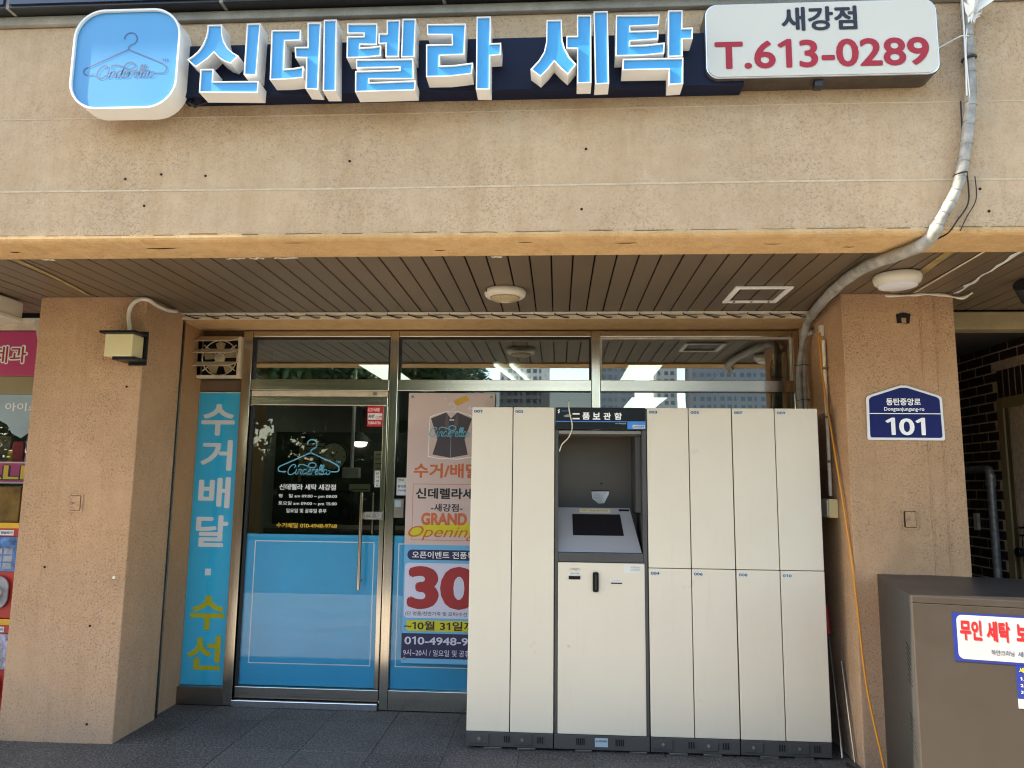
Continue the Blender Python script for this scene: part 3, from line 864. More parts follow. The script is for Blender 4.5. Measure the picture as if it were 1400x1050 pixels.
# reader box on the fixed pane
rb = thing('door_entry_reader', 'small grey card reader box beside the steel door post', 'card reader', (-1.05, -.04, 1.23))
bx('reader_body', 'steel_dark', rb, -1.090, -1.025, -.060, -.013, 1.225, 1.350, .004)
bx('reader_screen', 'film_pale', rb, -1.083, -1.042, -.0625, -.0605, 1.296, 1.340, .001)
s3 = thing('notice_sheet', 'blue and white paper notice partly behind the pink poster above the reader', 'notice', (-1.05, -.0135, 1.37))
bx('notice_sheet', 'paper', s3, -1.086, -1.012, -.0145, -.0125, 1.372, 1.490)
txt('안내', -1.075, -1.04, 1.465, 1.483, front(-.0147), 'label_print', s3, .02)
txt('출입문', -1.080, -1.02, 1.425, 1.442, front(-.0147), 'label_print', s3, .01)
txt('고객여러분', -1.082, -1.018, 1.397, 1.412, front(-.0147), 'kiosk_blue', s3, .02)

# ------------------------------------------------------------------ promotion poster
po = thing('opening_poster', 'tall pink and blue opening sale poster hung beside the door', 'poster', (-.7, -.05, .3))
PX0, PX1 = -1.012, -.425
bx('poster_sheet', 'poster_blue', po, PX0, PX1, -.056, -.053, .300, 2.062)
bx('poster_field', 'poster_pink', po, PX0, PX1, -.0568, -.0562, 1.052, 2.060)
pf = front(-.0570)
for (u, v) in ((-.985, 2.035), (-.45, 2.035), (-.99, .33)):
    MB().prism(pf, disc(u, v, .010, 14), 0, .002).build('grommet', 'steel_dark', po)
def pp(name, m, pts, l0=0, l1=.0006): return MB().prism(pf, pts, l0, l1).build(name, m, po)
# vest drawing: garment cover, vest, lapels, hanger hook, tag
V = lambda px, pz: (-1.010 + (px - 125) / 6.364 * .00502, 2.062 - (pz - 40) / 6.364 * .00498)
def vp(l): return [V(*q) for q in l]
pp('print_garment_cover', 'print_white', vp([(320, 240), (440, 200), (560, 200), (680, 240), (690, 590), (560, 612), (390, 608), (300, 590), (308, 250)]), 0, .0003)
pp('print_garment_cover', 'poster_pink', vp([(326, 246), (440, 206), (560, 206), (676, 246), (684, 584), (560, 604), (390, 602), (306, 584), (314, 256)]), .0004, .0007)
pp('print_vest', 'vest_dark', vp([(320, 262), (450, 208), (490, 262), (545, 208), (672, 262), (612, 440), (642, 570), (492, 598), (340, 572), (378, 440)]), .0008, .0011)
pp('print_lapel', 'vest_light', vp([(455, 210), (490, 360), (495, 425), (450, 350), (438, 300)]), .0012, .0015)
pp('print_lapel', 'vest_light', vp([(545, 210), (505, 360), (497, 425), (542, 350), (556, 300)]), .0012, .0015)
pp('print_collar', 'poster_pale', vp([(478, 268), (520, 268), (520, 280), (478, 280)]), .0016, .0018)
hk = MB(); ribbon(hk, vp([(470, 150), (478, 132), (500, 128), (516, 140), (530, 150), (528, 170), (505, 182), (498, 205)]), .006, pf, .0019); ribbon(hk, vp([(468, 212), (500, 202), (535, 212)]), .006, pf, .0019)
ribbon(hk, vp([(440, 350), (495, 430), (495, 596)]), .0015, pf, .0017, k=1)
hk.build('print_hook', 'poster_pale', po)
pp('print_tag', 'tag_gold', vp([(515, 105), (618, 60), (648, 102), (545, 152), (518, 135)]), .0004, .0008)
for (cx, cz, r_) in ((448, 88, 20), (650, 172, 34)):
    pts_ = []
    for k in range(8):
        rr = r_ if k % 2 == 0 else r_ * .3
        pts_.append((cx + rr * math.sin(k * math.pi / 4), cz + rr * math.cos(k * math.pi / 4)))
    pp('print_sparkle', 'poster_pale', vp(pts_), .0022, .0026)
hanger_logo(po, pf, -.925, -.54, 1.985, 'door_logo', .0025, .005, hook=False, tm=False, sw=.0065)
txt('수거/배달', -.965, -.515, 1.490, 1.588, pf, 'print_orange', po, bold=.028)
g = MB()
for (a, b, c, d) in ((-.966, -.44, 1.448, 1.451), (-.966, -.963, 1.135, 1.4475), (-.966, -.44, 1.082, 1.085), (-.966, -.963, 1.0855, 1.11)): g.box(a, b, -.0576, -.0571, c, d)
g.build('print_border', 'print_orange', po)
txt('신데렐라세탁', -.945, -.475, 1.352, 1.424, pf, 'print_black', po, bold=.03)
txt('-새강점-', -.842, -.630, 1.270, 1.322, pf, 'print_black', po, bold=.02)
pp('print_stroke', 'print_yellow', [(-1.005, 1.115), (-.95, 1.16), (-.86, 1.19), (-.44, 1.20), (-.44, 1.11), (-.8, 1.12), (-.95, 1.10)])
txt('GRAND', -.905, -.600, 1.180, 1.262, pf, 'print_orange', po, bold=.045, lift=.0016)
txt('Opening', -.990, -.520, 1.080, 1.175, pf, 'print_orange', po, bold=-.004, shear=.35, lift=.0018)
pp('print_pill', 'poster_navy', rrect(-.990, -.42, .955, 1.020, .03))
txt('오픈이벤트 전품목', -.958, -.545, .965, 1.010, pf, 'print_white', po, bold=.012)
pp('print_card', 'poster_pale', rrect(-1.003, -.42, .585, .935, .025))
txt('30', -.985, -.520, .640, .915, pf, 'poster_red', po, bold=.045)
txt('%', -.590, -.46, .62, .71, pf, 'poster_red', po, bold=.0, lift=.002)
txt('(단 명품/천연가죽 및 모피/수선 품목 제외)', -.992, -.440, .596, .626, pf, 'print_black', po, bold=.005)
gl_ = MB().prism(pf, rrect(-.985, -.43, .502, .570, .02), 0, .0006); gl_.build('print_glow', 'print_yellow', po)
txt('~10월 31일까지', -.998, -.46, .508, .566, pf, 'print_black', po, bold=.022)
pp('print_band', 'poster_navy', [(PX0, .332), (PX1, .332), (PX1, .488), (PX0, .488)])
txt('010-4948-9768', -.992, -.39 - .05, .418, .468, pf, 'poster_pale', po, bold=.02)
txt('9시~20시 / 일요일 및 공휴일 휴무', -.998, -.44, .347, .388, pf, 'poster_pale', po, bold=.004)

# ================================================================== shop sign
bd = thing('sign_board', 'long navy backing board behind the blue letters of the shop sign', 'sign board', (-.5, -1.9, 3.15))
bx('board_body', 'sign_navy', bd, -1.722, .800, -1.940, -1.852, 3.178, 3.428, .004)
names = ['first, beside the hanger logo box', 'second, between first letter and crowded one',
         'third, most crowded with strokes', 'fourth, just before the wide gap',
         'first one after the wide gap', 'last, next to the phone sign']
LF = -2.03
ff = front(0)
for k, (strokes, nm) in enumerate(zip(SIGN_LETTERS, names)):
    cx = sum(p[0] for s_ in strokes for p in s_) / sum(len(s_) for s_ in strokes)
    t = thing('sign_letter', 'blue faced channel letter with white sides, ' + nm, 'sign letter', (cx, -1.945, 3.17), 'blue channel letters of the shop sign')
    for s_ in strokes:
        o_, i_ = inset(s_, .0048)
        n = len(o_)
        mb = MB()
        P = lambda pts, y: [(a, y, b) for a, b in pts]
        # outer wall, rim, inner wall, back
        vs = P(o_, -1.942) + P(o_, LF) + P(i_, LF) + P(i_, LF + .0075)
        fs = []
        for q in range(n):
            r_ = (q + 1) % n
            fs += [(q, r_, n + r_, n + q), (n + q, n + r_, 2 * n + r_, 2 * n + q), (2 * n + q, 2 * n + r_, 3 * n + r_, 3 * n + q)]
        fs.append(tuple(range(n - 1, -1, -1)))
        mb.add(vs, fs)
        sh = mb.build('stroke', 'sign_white', t)
        fc = MB().add(P(i_, LF + .0073), [tuple(range(n))])
        me = bpy.data.meshes.new('face'); o0 = origin(t)
        me.from_pydata([tuple(Vector(p) - o0) for p in fc.v], [], fc.f); me.materials.append(MATS['sign_blue'])
        f_ = bpy.data.objects.new('face', me); COL.objects.link(f_); f_.parent = sh

# logo box
lg = thing('logo_box_sign', 'round cornered light blue light box sign with a clothes hanger logo', 'sign', (-1.94, -1.86, 3.09))
outer = rrect(-2.186, -1.690, 3.080, 3.558, .135, 10)
o_, i_ = inset(outer, .009)
n = len(o_); mb = MB()
P = lambda pts, y: [(a, y, b) for a, b in pts]
vs = P(o_, -1.925) + P(o_, -2.030) + P(i_, -2.030) + P(i_, -2.018)
fs = []
for q in range(n):
    r_ = (q + 1) % n
    fs += [(q, r_, n + r_, n + q), (n + q, n + r_, 2 * n + r_, 2 * n + q), (2 * n + q, 2 * n + r_, 3 * n + r_, 3 * n + q)]
fs.append(tuple(range(n - 1, -1, -1)))
mb.add(vs, fs).build('box_shell', 'sign_white', lg, smooth=True)
MB().prism(ff, i_, 2.016, 2.0182).build('box_face', 'logo_blue', lg)
hanger_logo(lg, front(-2.0185), -2.130, -1.750, 3.448, 'logo_line', .0012, .0045, sw=.0044)
bx('wall_bracket', 'panel_trim', lg, -2.05, -1.83, -1.924, -1.852, 3.2, 3.44)
ccb = MB()
for k in range(3):
    ccb.tube(smooth_path([(-1.70 + .01 * k, -1.90, 3.19), (-1.68 + .012 * k, -1.93, 3.155 - .01 * k), (-1.65, -1.92, 3.145), (-1.63 + .01 * k, -1.90, 3.175)], 4), .004, 6)
tag(ccb.build('loose_wires', 'cable_black', None), 'loop of black loose wires hanging between the logo box and the first letter', 'cable')

# phone sign box
ts = thing('phone_sign', 'white light box sign with black Korean name and red phone number', 'sign', (1.1, -1.87, 3.19))
o2 = rrect(.633, 1.618, 3.196, 3.550, .055, 8)
MB().prism(ff, o2, 1.852, 1.952).build('box_shell', 'tel_rim', ts, .004)
MB().prism(ff, rrect(.636, 1.615, 3.199, 3.547, .053, 8), 1.9525, 1.9585).build('box_rim', 'aluminium', ts, .002)
MB().prism(ff, rrect(.642, 1.609, 3.205, 3.541, .050, 8), 1.959, 1.9635).build('box_face', 'tel_face', ts, .001)
tf = front(-1.9640)
txt('새강점', .960, 1.280, 3.408, 3.520, tf, 'print_black', ts, bold=.03)
txt('T.613-0289', .672, 1.572, 3.238, 3.372, tf, 'print_red', ts, bold=.022)
bx('clamp', 'panel_trim', ts, 1.10, 1.135, -1.94, -1.90, 3.165, 3.195, .003)

# ================================================================== address plate
ap = thing('address_plate', 'blue pentagonal street address plate numbered 101 on the right pillar', 'sign', (1.9, -.80, 1.72))
def house(i):
    L_, R_, B_, S_, T_ = 1.700 + i, 2.112 - i, 1.718 + i, 1.958 - i * .6, 2.022 - i * .95
    return [(L_ + .012, B_), (R_ - .012, B_), (R_ - .003, B_ + .003), (R_, B_ + .012), (R_ - .003, S_ - .01), (R_ - .008, S_), (R_ - .02, S_ + .008),
            (1.925, T_ - .001), (1.906, T_), (1.887, T_ - .001), (L_ + .02, S_ + .008), (L_ + .008, S_), (L_ + .003, S_ - .01), (L_, B_ + .012), (L_ + .003, B_ + .003)]
prism('plate_rim', 'sign_white', ap, front(-.803), house(0), 0, .006, .001)
prism('plate_face', 'plate_blue', ap, front(-.8092), house(.014), 0, .001)
af = front(-.8104)
bx('divider_line', 'print_white', ap, 1.716, 2.096, -.8112, -.8104, 1.862, 1.8665)
txt('동탄중앙로', 1.808, 1.993, 1.910, 1.950, af, 'print_white', ap, bold=.028)
txt('Dongtanjungang-ro', 1.795, 2.010, 1.874, 1.900, af, 'print_white', ap, bold=.02)
txt('101', 1.798, 2.010, 1.745, 1.842, af, 'print_white', ap, bold=.024)

# ================================================================== lamps and fittings
lm = thing('wall_lamp', 'square cream wall lamp with black cap and base on the left pillar', 'lamp', (-2.55, -.8, 2.13))
bx('back_plate', 'black_gloss', lm, -2.545, -2.436, -.815, -.801, 2.125, 2.33, .003)
bx('lamp_cap', 'black_gloss', lm, -2.648, -2.432, -.955, -.8155, 2.293, 2.309, .003)
bx('lamp_shade', 'lamp_cream', lm, -2.622, -2.456, -.935, -.820, 2.160, 2.2925, .004)
bx('lamp_base', 'black_gloss', lm, -2.575, -2.436, -.93, -.8155, 2.140, 2.1595, .003)
MB().tube(smooth_path([(-2.548, -.812, 2.300), (-2.552, -.82, 2.36), (-2.56, -.823, 2.43), (-2.545, -.823, 2.49), (-2.50, -.82, 2.525), (-2.458, -.80, 2.525), (-2.452, -.72, 2.512), (-2.448, -.60, 2.512), (-2.445, -.50, 2.528)], 6), .0125, 12).build('conduit', 'white_old', None, smooth=True)
c_ = bpy.data.objects['conduit']; tag(c_, 'short white flexible conduit arching over the left pillar corner to the wall lamp', 'conduit')

rd = thing('ceiling_speaker', 'round white ceiling fitting with tan grille in the middle of the soffit', 'ceiling fitting', (-.302, -.92, 2.5))
MB().lathe([(.110, 0), (.116, -.006), (.118, -.02), (.114, -.034), (.104, -.042), (.086, -.044), (.084, -.040)], (-.302, -.92, 2.543), 40).build('rim', 'plastic_white', rd, smooth=True)
MB().lathe([(.082, 0), (.082, -.010), (.07, -.02), (.04, -.026), (.001, -.028)], (-.302, -.92, 2.505), 32).build('grille', 'grille_tan', rd, smooth=True)
gr = MB()
for r_ in (.018, .032, .046, .060, .073):
    zz = 2.505 - .029 + (r_ / .082) ** 2 * .018
    gr.tube([(-.302 + r_ * math.cos(t * math.pi / 12), -.92 + r_ * math.sin(t * math.pi / 12), zz) for t in range(25)], .0016, 5)
gr.build('grille_ring', 'plastic_white', rd)
bx('status_window', 'rubber_black', rd, -.408, -.396, -.985, -.975, 2.52, 2.532)

cl = thing('ceiling_lamp', 'round cream ceiling lamp with milky diffuser next to the grey conduit', 'lamp', (1.735, -1.19, 2.5))
MB().lathe([(.085, 0), (.112, -.004), (.117, -.02), (.108, -.045), (.094, -.052)], (1.735, -1.19, 2.543), 40).build('rim', 'plastic_white', cl, smooth=True)
MB().lathe([(.093, 0), (.092, -.012), (.07, -.018), (.001, -.020)], (1.735, -1.19, 2.492), 36).build('diffuser', 'diffuser', cl, smooth=True)

vt = thing('ceiling_hatch_frame', 'silver rectangular hatch frame fixed to the brown ceiling planks', 'ceiling hatch', (1.12, -.81, 2.54))
vo_ = (.968, 1.280, -.985, -.645)
for (a, b, c, d) in ((vo_[0], vo_[1], vo_[2], vo_[2] + .028), (vo_[0], vo_[1], vo_[3] - .028, vo_[3]), (vo_[0], vo_[0] + .028, vo_[2] + .029, vo_[3] - .029), (vo_[1] - .028, vo_[1], vo_[2] + .029, vo_[3] - .029)):
    bx('frame_bar', 'paint_white', vt, a, b, c, d, 2.531, 2.5425, .002)
for (a, c) in ((1.02, -.672), (1.12, -.672), (1.22, -.672)):
    bx('clip', 'aluminium', vt, a, a + .012, c - .03, c - .001, 2.526, 2.5305, .001)

sp_ = thing('spot_lamp', 'small black spotlight under the soffit at the right edge', 'lamp', (2.39, -1.1, 2.5))
MB().tube([(2.41, -1.1, 2.545), (2.41, -1.1, 2.50)], .016, 12).build('stem', 'rubber_black', sp_)
MB().tube([(2.385, -1.12, 2.508), (2.47, -1.05, 2.455)], [.038, .045], 18).build('head', 'rubber_black', sp_, smooth=True)

def strip(name, label, m, pts, w, z, cat='tape', group=None):
    mb = MB(); fr = Frame((0, 0, z), (1, 0, 0), (0, -1, 0))
    P = [Vector((a, -b, 0)) for a, b in pts]; n = len(P); out = []
    for i, p in enumerate(P):
        t_ = (P[min(i + 1, n - 1)] - P[max(i - 1, 0)]).normalized(); q = Vector((-t_.y, t_.x, 0)) * w[i] / 2
        out.append((p + q, p - q))
    for i in range(n - 1):
        poly = [(out[i][0].x, out[i][0].y), (out[i + 1][0].x, out[i + 1][0].y), (out[i + 1][1].x, out[i + 1][1].y), (out[i][1].x, out[i][1].y)]
        mb.prism(fr, poly, 0, .0015)
    return tag(mb.build(name, m, None), label, cat, group)
strip('tape_strip', 'dull yellow tape strip along a ceiling plank above the left pillar', 'tape_tan', [(-2.715, -1.62), (-2.735, -1.3), (-2.77, -1.0), (-2.80, -.83)], [.032, .03, .024, .008], 2.542)
strip('tape_strip', 'dull yellow tape strip on the soffit between the round lamp and the white batten', 'tape_tan', [(1.80, -1.62), (1.83, -1.3), (1.87, -.83)], [.04, .045, .045], 2.542)
strip('ceiling_batten', 'thin white batten running along the soffit over the right pillar', 'trim_cream', [(1.955, -1.62), (1.97, -1.2), (1.985, -.84)], [.012, .012, .012], 2.541, 'batten')
rip = [(2.115, -1.62)]; ww = [.01]
for k in range(1, 16):
    rip.append((2.115 + .1 * k / 15 + random.uniform(-.008, .008), -1.62 + .8 * k / 15)); ww.append(random.uniform(.006, .03))
strip('torn_tape', 'torn white tape peeling off the soffit near the right edge', 'paper', rip, ww, 2.5415)
cr_ = MB(); cr_.tube(smooth_path([(1.83, -.79, 2.535), (1.95, -.815, 2.53), (2.05, -.81, 2.538), (2.15, -.82, 2.53), (2.24, -.83, 2.51), (2.26, -.9, 2.52)], 5), [.007 + .003 * math.sin(i) for i in range(26)], 7)
tag(cr_.build('foam_sealant', 'white_old', None, smooth=True), 'lumpy off white sealant along the top of the right pillar', 'sealant')

# ================================================================== conduit bundle and cables
cd = thing('conduit_bundle', 'thick taped grey conduit running down the fascia and under the soffit to the shop front', 'conduit', (1.7, -1.87, 2.5))
path = [(1.800, -1.882, 3.75), (1.785, -1.884, 3.575), (1.778, -1.884, 3.335), (1.772, -1.884, 3.132), (1.735, -1.884, 2.901), (1.685, -1.886, 2.72), (1.615, -1.885, 2.59), (1.575, -1.83, 2.505), (1.52, -1.68, 2.495), (1.475, -1.50, 2.505), (1.468, -1.22, 2.512), (1.495, -.88, 2.512), (1.535, -.55, 2.505), (1.550, -.36, 2.47), (1.545, -.28, 2.36)]
sp = smooth_path(path, 8)
MB().tube(sp, [.023 + .0012 * math.sin(i * .9) + (.005 if 50 < i < 100 else 0) for i in range(len(sp))], 14).build('conduit_sleeve', 'conduit', cd, smooth=True)
wr = MB()
for i in range(4, 66, 3):
    p = sp[i]; t_ = (sp[i + 1] - sp[i - 1]).normalized(); q = t_.orthogonal().normalized(); r2 = t_.cross(q)
    wr.tube([p + (q * math.cos(a * math.pi / 6) + r2 * math.sin(a * math.pi / 6)) * .0245 + t_ * (a * .0014) for a in range(13)], .0011, 4)
wr.build('tape_seam', 'steel_dark', cd)
down = [(1.545, -.28, 2.36), (1.520, -.27, 2.2), (1.515, -.27, 2.05), (1.520, -.27, 1.85), (1.53, -.27, 1.4)]
MB().tube(smooth_path(down, 5), .0185, 12).build('conduit_pipe', 'conduit', cd, smooth=True)
d2 = [(1.588, -.36, 2.42), (1.560, -.29, 2.395), (1.552, -.27, 2.30), (1.548, -.27, 2.05), (1.553, -.27, 1.85), (1.56, -.27, 1.4)]
MB().tube(smooth_path(d2, 5), .0150, 12).build('conduit_pipe', 'conduit', cd, smooth=True)
for z in (2.22, 2.0):
    MB().tube([(1.534 + .042 * math.cos(a * math.pi / 8), -.27 + .024 * math.sin(a * math.pi / 8), z + .004 * math.cos(a)) for a in range(17)], .0022, 5).build('cable_tie', 'cable_black', cd)
for i_ in (17, 37):
    p = sp[i_]
    MB().tube([(p.x + .026 * math.cos(a * math.pi / 8), p.y + .026 * math.sin(a * math.pi / 8), p.z + .004 * math.cos(a * math.pi / 8)) for a in range(17)], .006 if i_ == 17 else .003, 6).build('black_band', 'cable_black', cd)
# thin wires beside the conduit
for nm, lab, m_, off, z1 in (('thin_wire', 'thin white wire running down beside the taped conduit', 'paint_white', -.030, 3.12), ('thin_wire', 'thin brown wire looping off the fascia beside the conduit', 'cable_black', -.036, 2.55)):
    if m_ == 'paint_white':
        w_ = MB().tube(smooth_path([(1.790 + off, -1.90, 3.60), (1.782 + off, -1.905, 3.33), (1.778 + off, -1.90, 3.13)], 5), .0034, 6)
        w_.tube(smooth_path([(1.800 + off, -1.90, 3.44), (1.785 + off, -1.905, 3.33), (1.79 + off, -1.90, 3.10)], 5), .0028, 6)
        w_.tube(smooth_path([(1.62, -1.88, 3.345), (1.67, -1.875, 3.375), (1.74, -1.9, 3.405), (1.77, -1.91, 3.40)], 5), .0028, 6)
    else:
        w_ = MB().tube(smooth_path([(1.736, -1.872, 3.12), (1.735, -1.868, 2.9), (1.745, -1.866, 2.75), (1.74, -1.862, 2.66), (1.69, -1.862, 2.585), (1.655, -1.85, 2.535), (1.62, -1.80, 2.52)], 6), .0032, 6)
        w_.tube(smooth_path([(1.775, -1.866, 2.78), (1.775, -1.862, 2.68), (1.73, -1.862, 2.60), (1.70, -1.862, 2.54)], 6), .0022, 6)
    tag(w_.build(nm, m_, None, smooth=True), lab, 'cable')
# torn plastic tied at the top of the conduit
pb = MB()
random.seed(3)
for k in range(9):
    a = (1.775 + random.uniform(-.05, .07), -1.92 + random.uniform(-.02, .02), 3.56 + random.uniform(-.06, .09))
    b = (a[0] + random.uniform(-.07, .07), a[1] + random.uniform(-.03, .02), a[2] + random.uniform(-.08, .06))
    c = (1.78 + random.uniform(-.02, .03), -1.915, 3.47 + random.uniform(-.03, .05))
    d = (a[0] + .03, a[1] - .02, a[2] - .05)
    pb.add([a, b, c, d], [(0, 1, 2), (0, 2, 3), (0, 3, 1)])
tag(pb.build('torn_plastic', 'paint_white', None), 'scrap of torn white plastic tied round the conduit at the top edge', 'plastic scrap')

# right recess cables
oc = MB().tube(smooth_path([(1.588, -.50, 2.388), (1.565, -.52, 2.36), (1.562, -.53, 2.25), (1.566, -.57, 2.0), (1.574, -.66, 1.65), (1.582, -.76, 1.25), (1.588, -.825, .9), (1.605, -.86, .45), (1.635, -.93, .12), (1.65, -.96, .012), (1.67, -1.03, .006)], 6), .0055, 8)
tag(oc.build('orange_cable', 'cable_orange', None, smooth=True), 'orange cable hanging down between the white lockers and the right pillar', 'cable')
wp = thing('corrugated_conduit', 'white corrugated conduit running down the side of the right pillar to a box', 'conduit', (1.585, -.55, 1.4))
cpts = [(1.578 , -.55, 2.33), (1.579, -.55, 2.05), (1.580, -.55, 1.8), (1.581, -.55, 1.405)]
cs = [(cpts[0][0], -.55, 2.33 - i * .0075) for i in range(124)]
MB().tube(cs, [.0112 if i % 2 else .0092 for i in range(124)], 10, True).build('conduit_tube', 'plastic_white', wp)
for z in (2.15, 1.86, 1.6): bx('clip', 'steel_dark', wp, 1.562, 1.596, -.565, -.536, z, z + .012, .001)
jb = thing('junction_box', 'small cream junction box on the side of the right pillar', 'electrical box', (1.58, -.55, 1.29))
bx('box_body', 'lamp_cream', jb, 1.545, 1.596, -.61, -.50, 1.285, 1.392, .004)
bx('box_lid', 'plastic_white', jb, 1.538, 1.5445, -.60, -.51, 1.292, 1.386, .002)
bx('socket', 'plastic_white', jb, 1.575, 1.596, -.52, -.48, 2.36, 2.43, .003)
pk = MB().tube([(1.635, -.36, .64), (1.650, -.42, .02)], .008, 8)
pt_ = thing('leaning_pole', 'grey metal pole leaning in the dark gap beside the lockers', 'pole', (1.64, -.86, 0), 'poles standing in the gap beside the lockers')
MB().tube([(1.548, -.50, .62), (1.538, -.66, .01)], .007, 8).build('pole', 'steel_dark', pt_, smooth=True)
MB().tube([(1.553, -.46, .78), (1.548, -.50, .625)], .0125, 10).build('grip', 'poster_red', pt_, smooth=True)
pt2 = thing('leaning_pole', 'blue grey pole leaning against the pillar corner beside the lockers', 'pole', (1.6, -.9, 0), 'poles standing in the gap beside the lockers')
MB().tube([(1.578, -.60, .50), (1.582, -.72, .01)], .006, 8).build('pole', 'steel_dark', pt2, smooth=True)
hz_ = MB().tube(smooth_path([(1.53, -.75, .012), (1.56, -.9, .012), (1.63, -.98, .012), (1.72, -1.02, .012), (1.8, -1.0, .012)], 6), .010, 8)
tag(hz_.build('black_hose', 'cable_black', None, smooth=True), 'black cable lying on the paving at the foot of the right pillar', 'cable')

# ================================================================== lockers
LY0, LY1 = -.68, -.12
TOP = 1.905
def num(parent, s, x0, z1, fy):
    MB().box(x0 + .008, x0 + .066, fy - .0012, fy, z1 - .040, z1 - .016).build('number_tag', 'paper', parent)
    txt(s, x0 + .013, x0 + .061, z1 - .036, z1 - .020, front(fy - .0013), 'label_print', parent, bold=.02)
def base(t, x0, x1, vents, locks):
    bx('plinth', 'locker_grey', t, x0 + .002, x1 - .002, LY0 + .004, LY1, .012, .090, .003)
    for k in locks:
        bx('lock_plate', 'locker_grey', t, k, k + .105, LY0 - .002, LY0 + .0035, .028, .078, .002)
        MB().prism(front(LY0 - .002), disc(k + .052, .055, .009, 12), 0, .004).build('key_lock', 'aluminium', t)
    for k in vents:
        for j in range(3): bx('vent_slot', 'plank_void', t, k + j * .013, k + .006 + j * .013, LY0 + .001, LY0 + .0038, .038, .072)
    for k in (x0 + .1, x1 - .2):
        bx('foot', 'steel_dark', t, k, k + .10, LY0 + .0, LY0 + .05, -.0, .011, .001)
def cabinet(x0, x1, label, cols, fronts):
    t = thing('locker_cabinet', label, 'locker cabinet', ((x0 + x1) / 2, -.4, 0), 'parcel locker cabinets standing in one row')
    bx('carcass', 'locker_grey', t, x0 + .001, x1 - .001, LY0 + .024, LY1, .0905, TOP - .002, .002)
    for (a, b, z0, z1, s_) in fronts:
        jx = random.uniform(-.0006, .0006); jy = random.uniform(0, .0015)
        d = bx('door', 'locker_cream', t, a + .0025 + jx, b - .0025 + jx, LY0 + jy, LY0 + .021, z0 + .002, z1 - .002, .003)
        num(d, s_, a, z1, LY0)
    return t
c1 = cabinet(-.507, -.020, 'two door cream locker cabinet numbered 001 and 002 at the left end', 2,
             [(-.507, -.264, .091, TOP, '001'), (-.264, -.020, .091, TOP, '002')])
base(c1, -.507, -.020, (-.095 - .20, -.11), (-.485, -.245))
c3 = cabinet(.510, .995, 'four door cream locker cabinet numbered 003 to 006 right of the screen unit', 2,
             [(.510, .750, .995, TOP, '003'), (.510, .750, .091, .995, '004'), (.750, .995, .995, TOP, '005'), (.750, .995, .091, .995, '006')])
base(c3, .510, .995, (.715, .90), (.525, .77))
c4 = cabinet(.997, 1.482, 'four door cream locker cabinet numbered 007 to 010 beside the right pillar', 2,
             [(.997, 1.238, .995, TOP, '007'), (.997, 1.238, .091, .995, '008'), (1.238, 1.482, .995, TOP, '009'), (1.238, 1.482, .091, .995, '010')])
base(c4, .997, 1.482, (1.20, 1.385), (1.01, 1.255))
# kiosk unit
kx0, kx1 = -.018, .508
kk = thing('locker_kiosk', 'dark grey locker control unit with open niche and tilted touch screen', 'kiosk', (.245, -.4, 0))
bx('side_panel', 'locker_grey', kk, kx0 + .001, kx0 + .020, LY0 + .004, LY1, .0905, 1.774, .003)
bx('side_panel', 'locker_grey', kk, kx1 - .024, kx1 - .001, LY0 + .004, LY1, .0905, 1.774, .003)
bx('niche_back', 'kiosk_inner', kk, kx0 + .021, kx1 - .025, -.34, -.32, 1.0, 1.77)
bx('niche_top', 'kiosk_inner', kk, kx0 + .021, kx1 - .025, LY0 + .05, -.345, 1.745, 1.770)
bx('niche_lip', 'steel_dark', kk, kx0 + .021, kx1 - .025, LY0 + .03, LY0 + .049, 1.752, 1.7715, .002)
bx('niche_pilaster', 'locker_grey', kk, kx1 - .055, kx1 - .026, -.60, -.345, 1.30, 1.744)
bx('sign_panel', 'black_gloss', kk, kx0 + .002, kx1 - .002, LY0 - .004, LY0 + .03, 1.776, TOP - .002, .003)
bx('blue_line', 'kiosk_blue', kk, kx0 + .003, kx1 - .003, LY0 - .006, LY0 - .0045, 1.818, 1.823)
bx('blue_tab', 'kiosk_blue', kk, .400, kx1 - .004, LY0 - .006, LY0 - .0045, 1.778, 1.8175)
bx('tab_label', 'paper', kk, .430, .500, LY0 - .0075, LY0 - .0062, 1.782, 1.802)
kf = front(LY0 - .0045)
txt('24시간운영', .434, .496, 1.7855, 1.7985, front(LY0 - .0077), 'label_print', kk, .02)
MB().box(.083, .124, LY0 - .006, LY0 - .0045, 1.861, 1.869).build('lettering', 'print_white', kk)
MB().box(.083, .124, LY0 - .006, LY0 - .0045, 1.833, 1.841).build('lettering', 'print_white', kk)
for ch, xx in (('품', .140), ('보', .200), ('관', .262), ('함', .325)):
    txt(ch, xx, xx + .044, 1.832, 1.873, kf, 'print_white', kk, bold=.03)
txt('S-LOCKER', .020, .068, 1.878, 1.887, kf, 'kiosk_blue', kk, .01)
MB().prism(kf, [(-.004, 1.882), (.006, 1.893), (.010, 1.889), (.004, 1.882), (.011, 1.876), (.001, 1.867), (-.003, 1.872), (.004, 1.878)], 0, .0012).build('emblem', 'print_white', kk)
txt('무인 택배보관함', .330, .392, 1.806, 1.813, kf, 'paper', kk, .01)
MB().prism(kf, [(.030, 1.853), (.05, 1.861), (.075, 1.861), (.078, 1.852), (.06, 1.846), (.04, 1.846)], 0, .001).build('scuff_mark', 'steel_dark', kk)
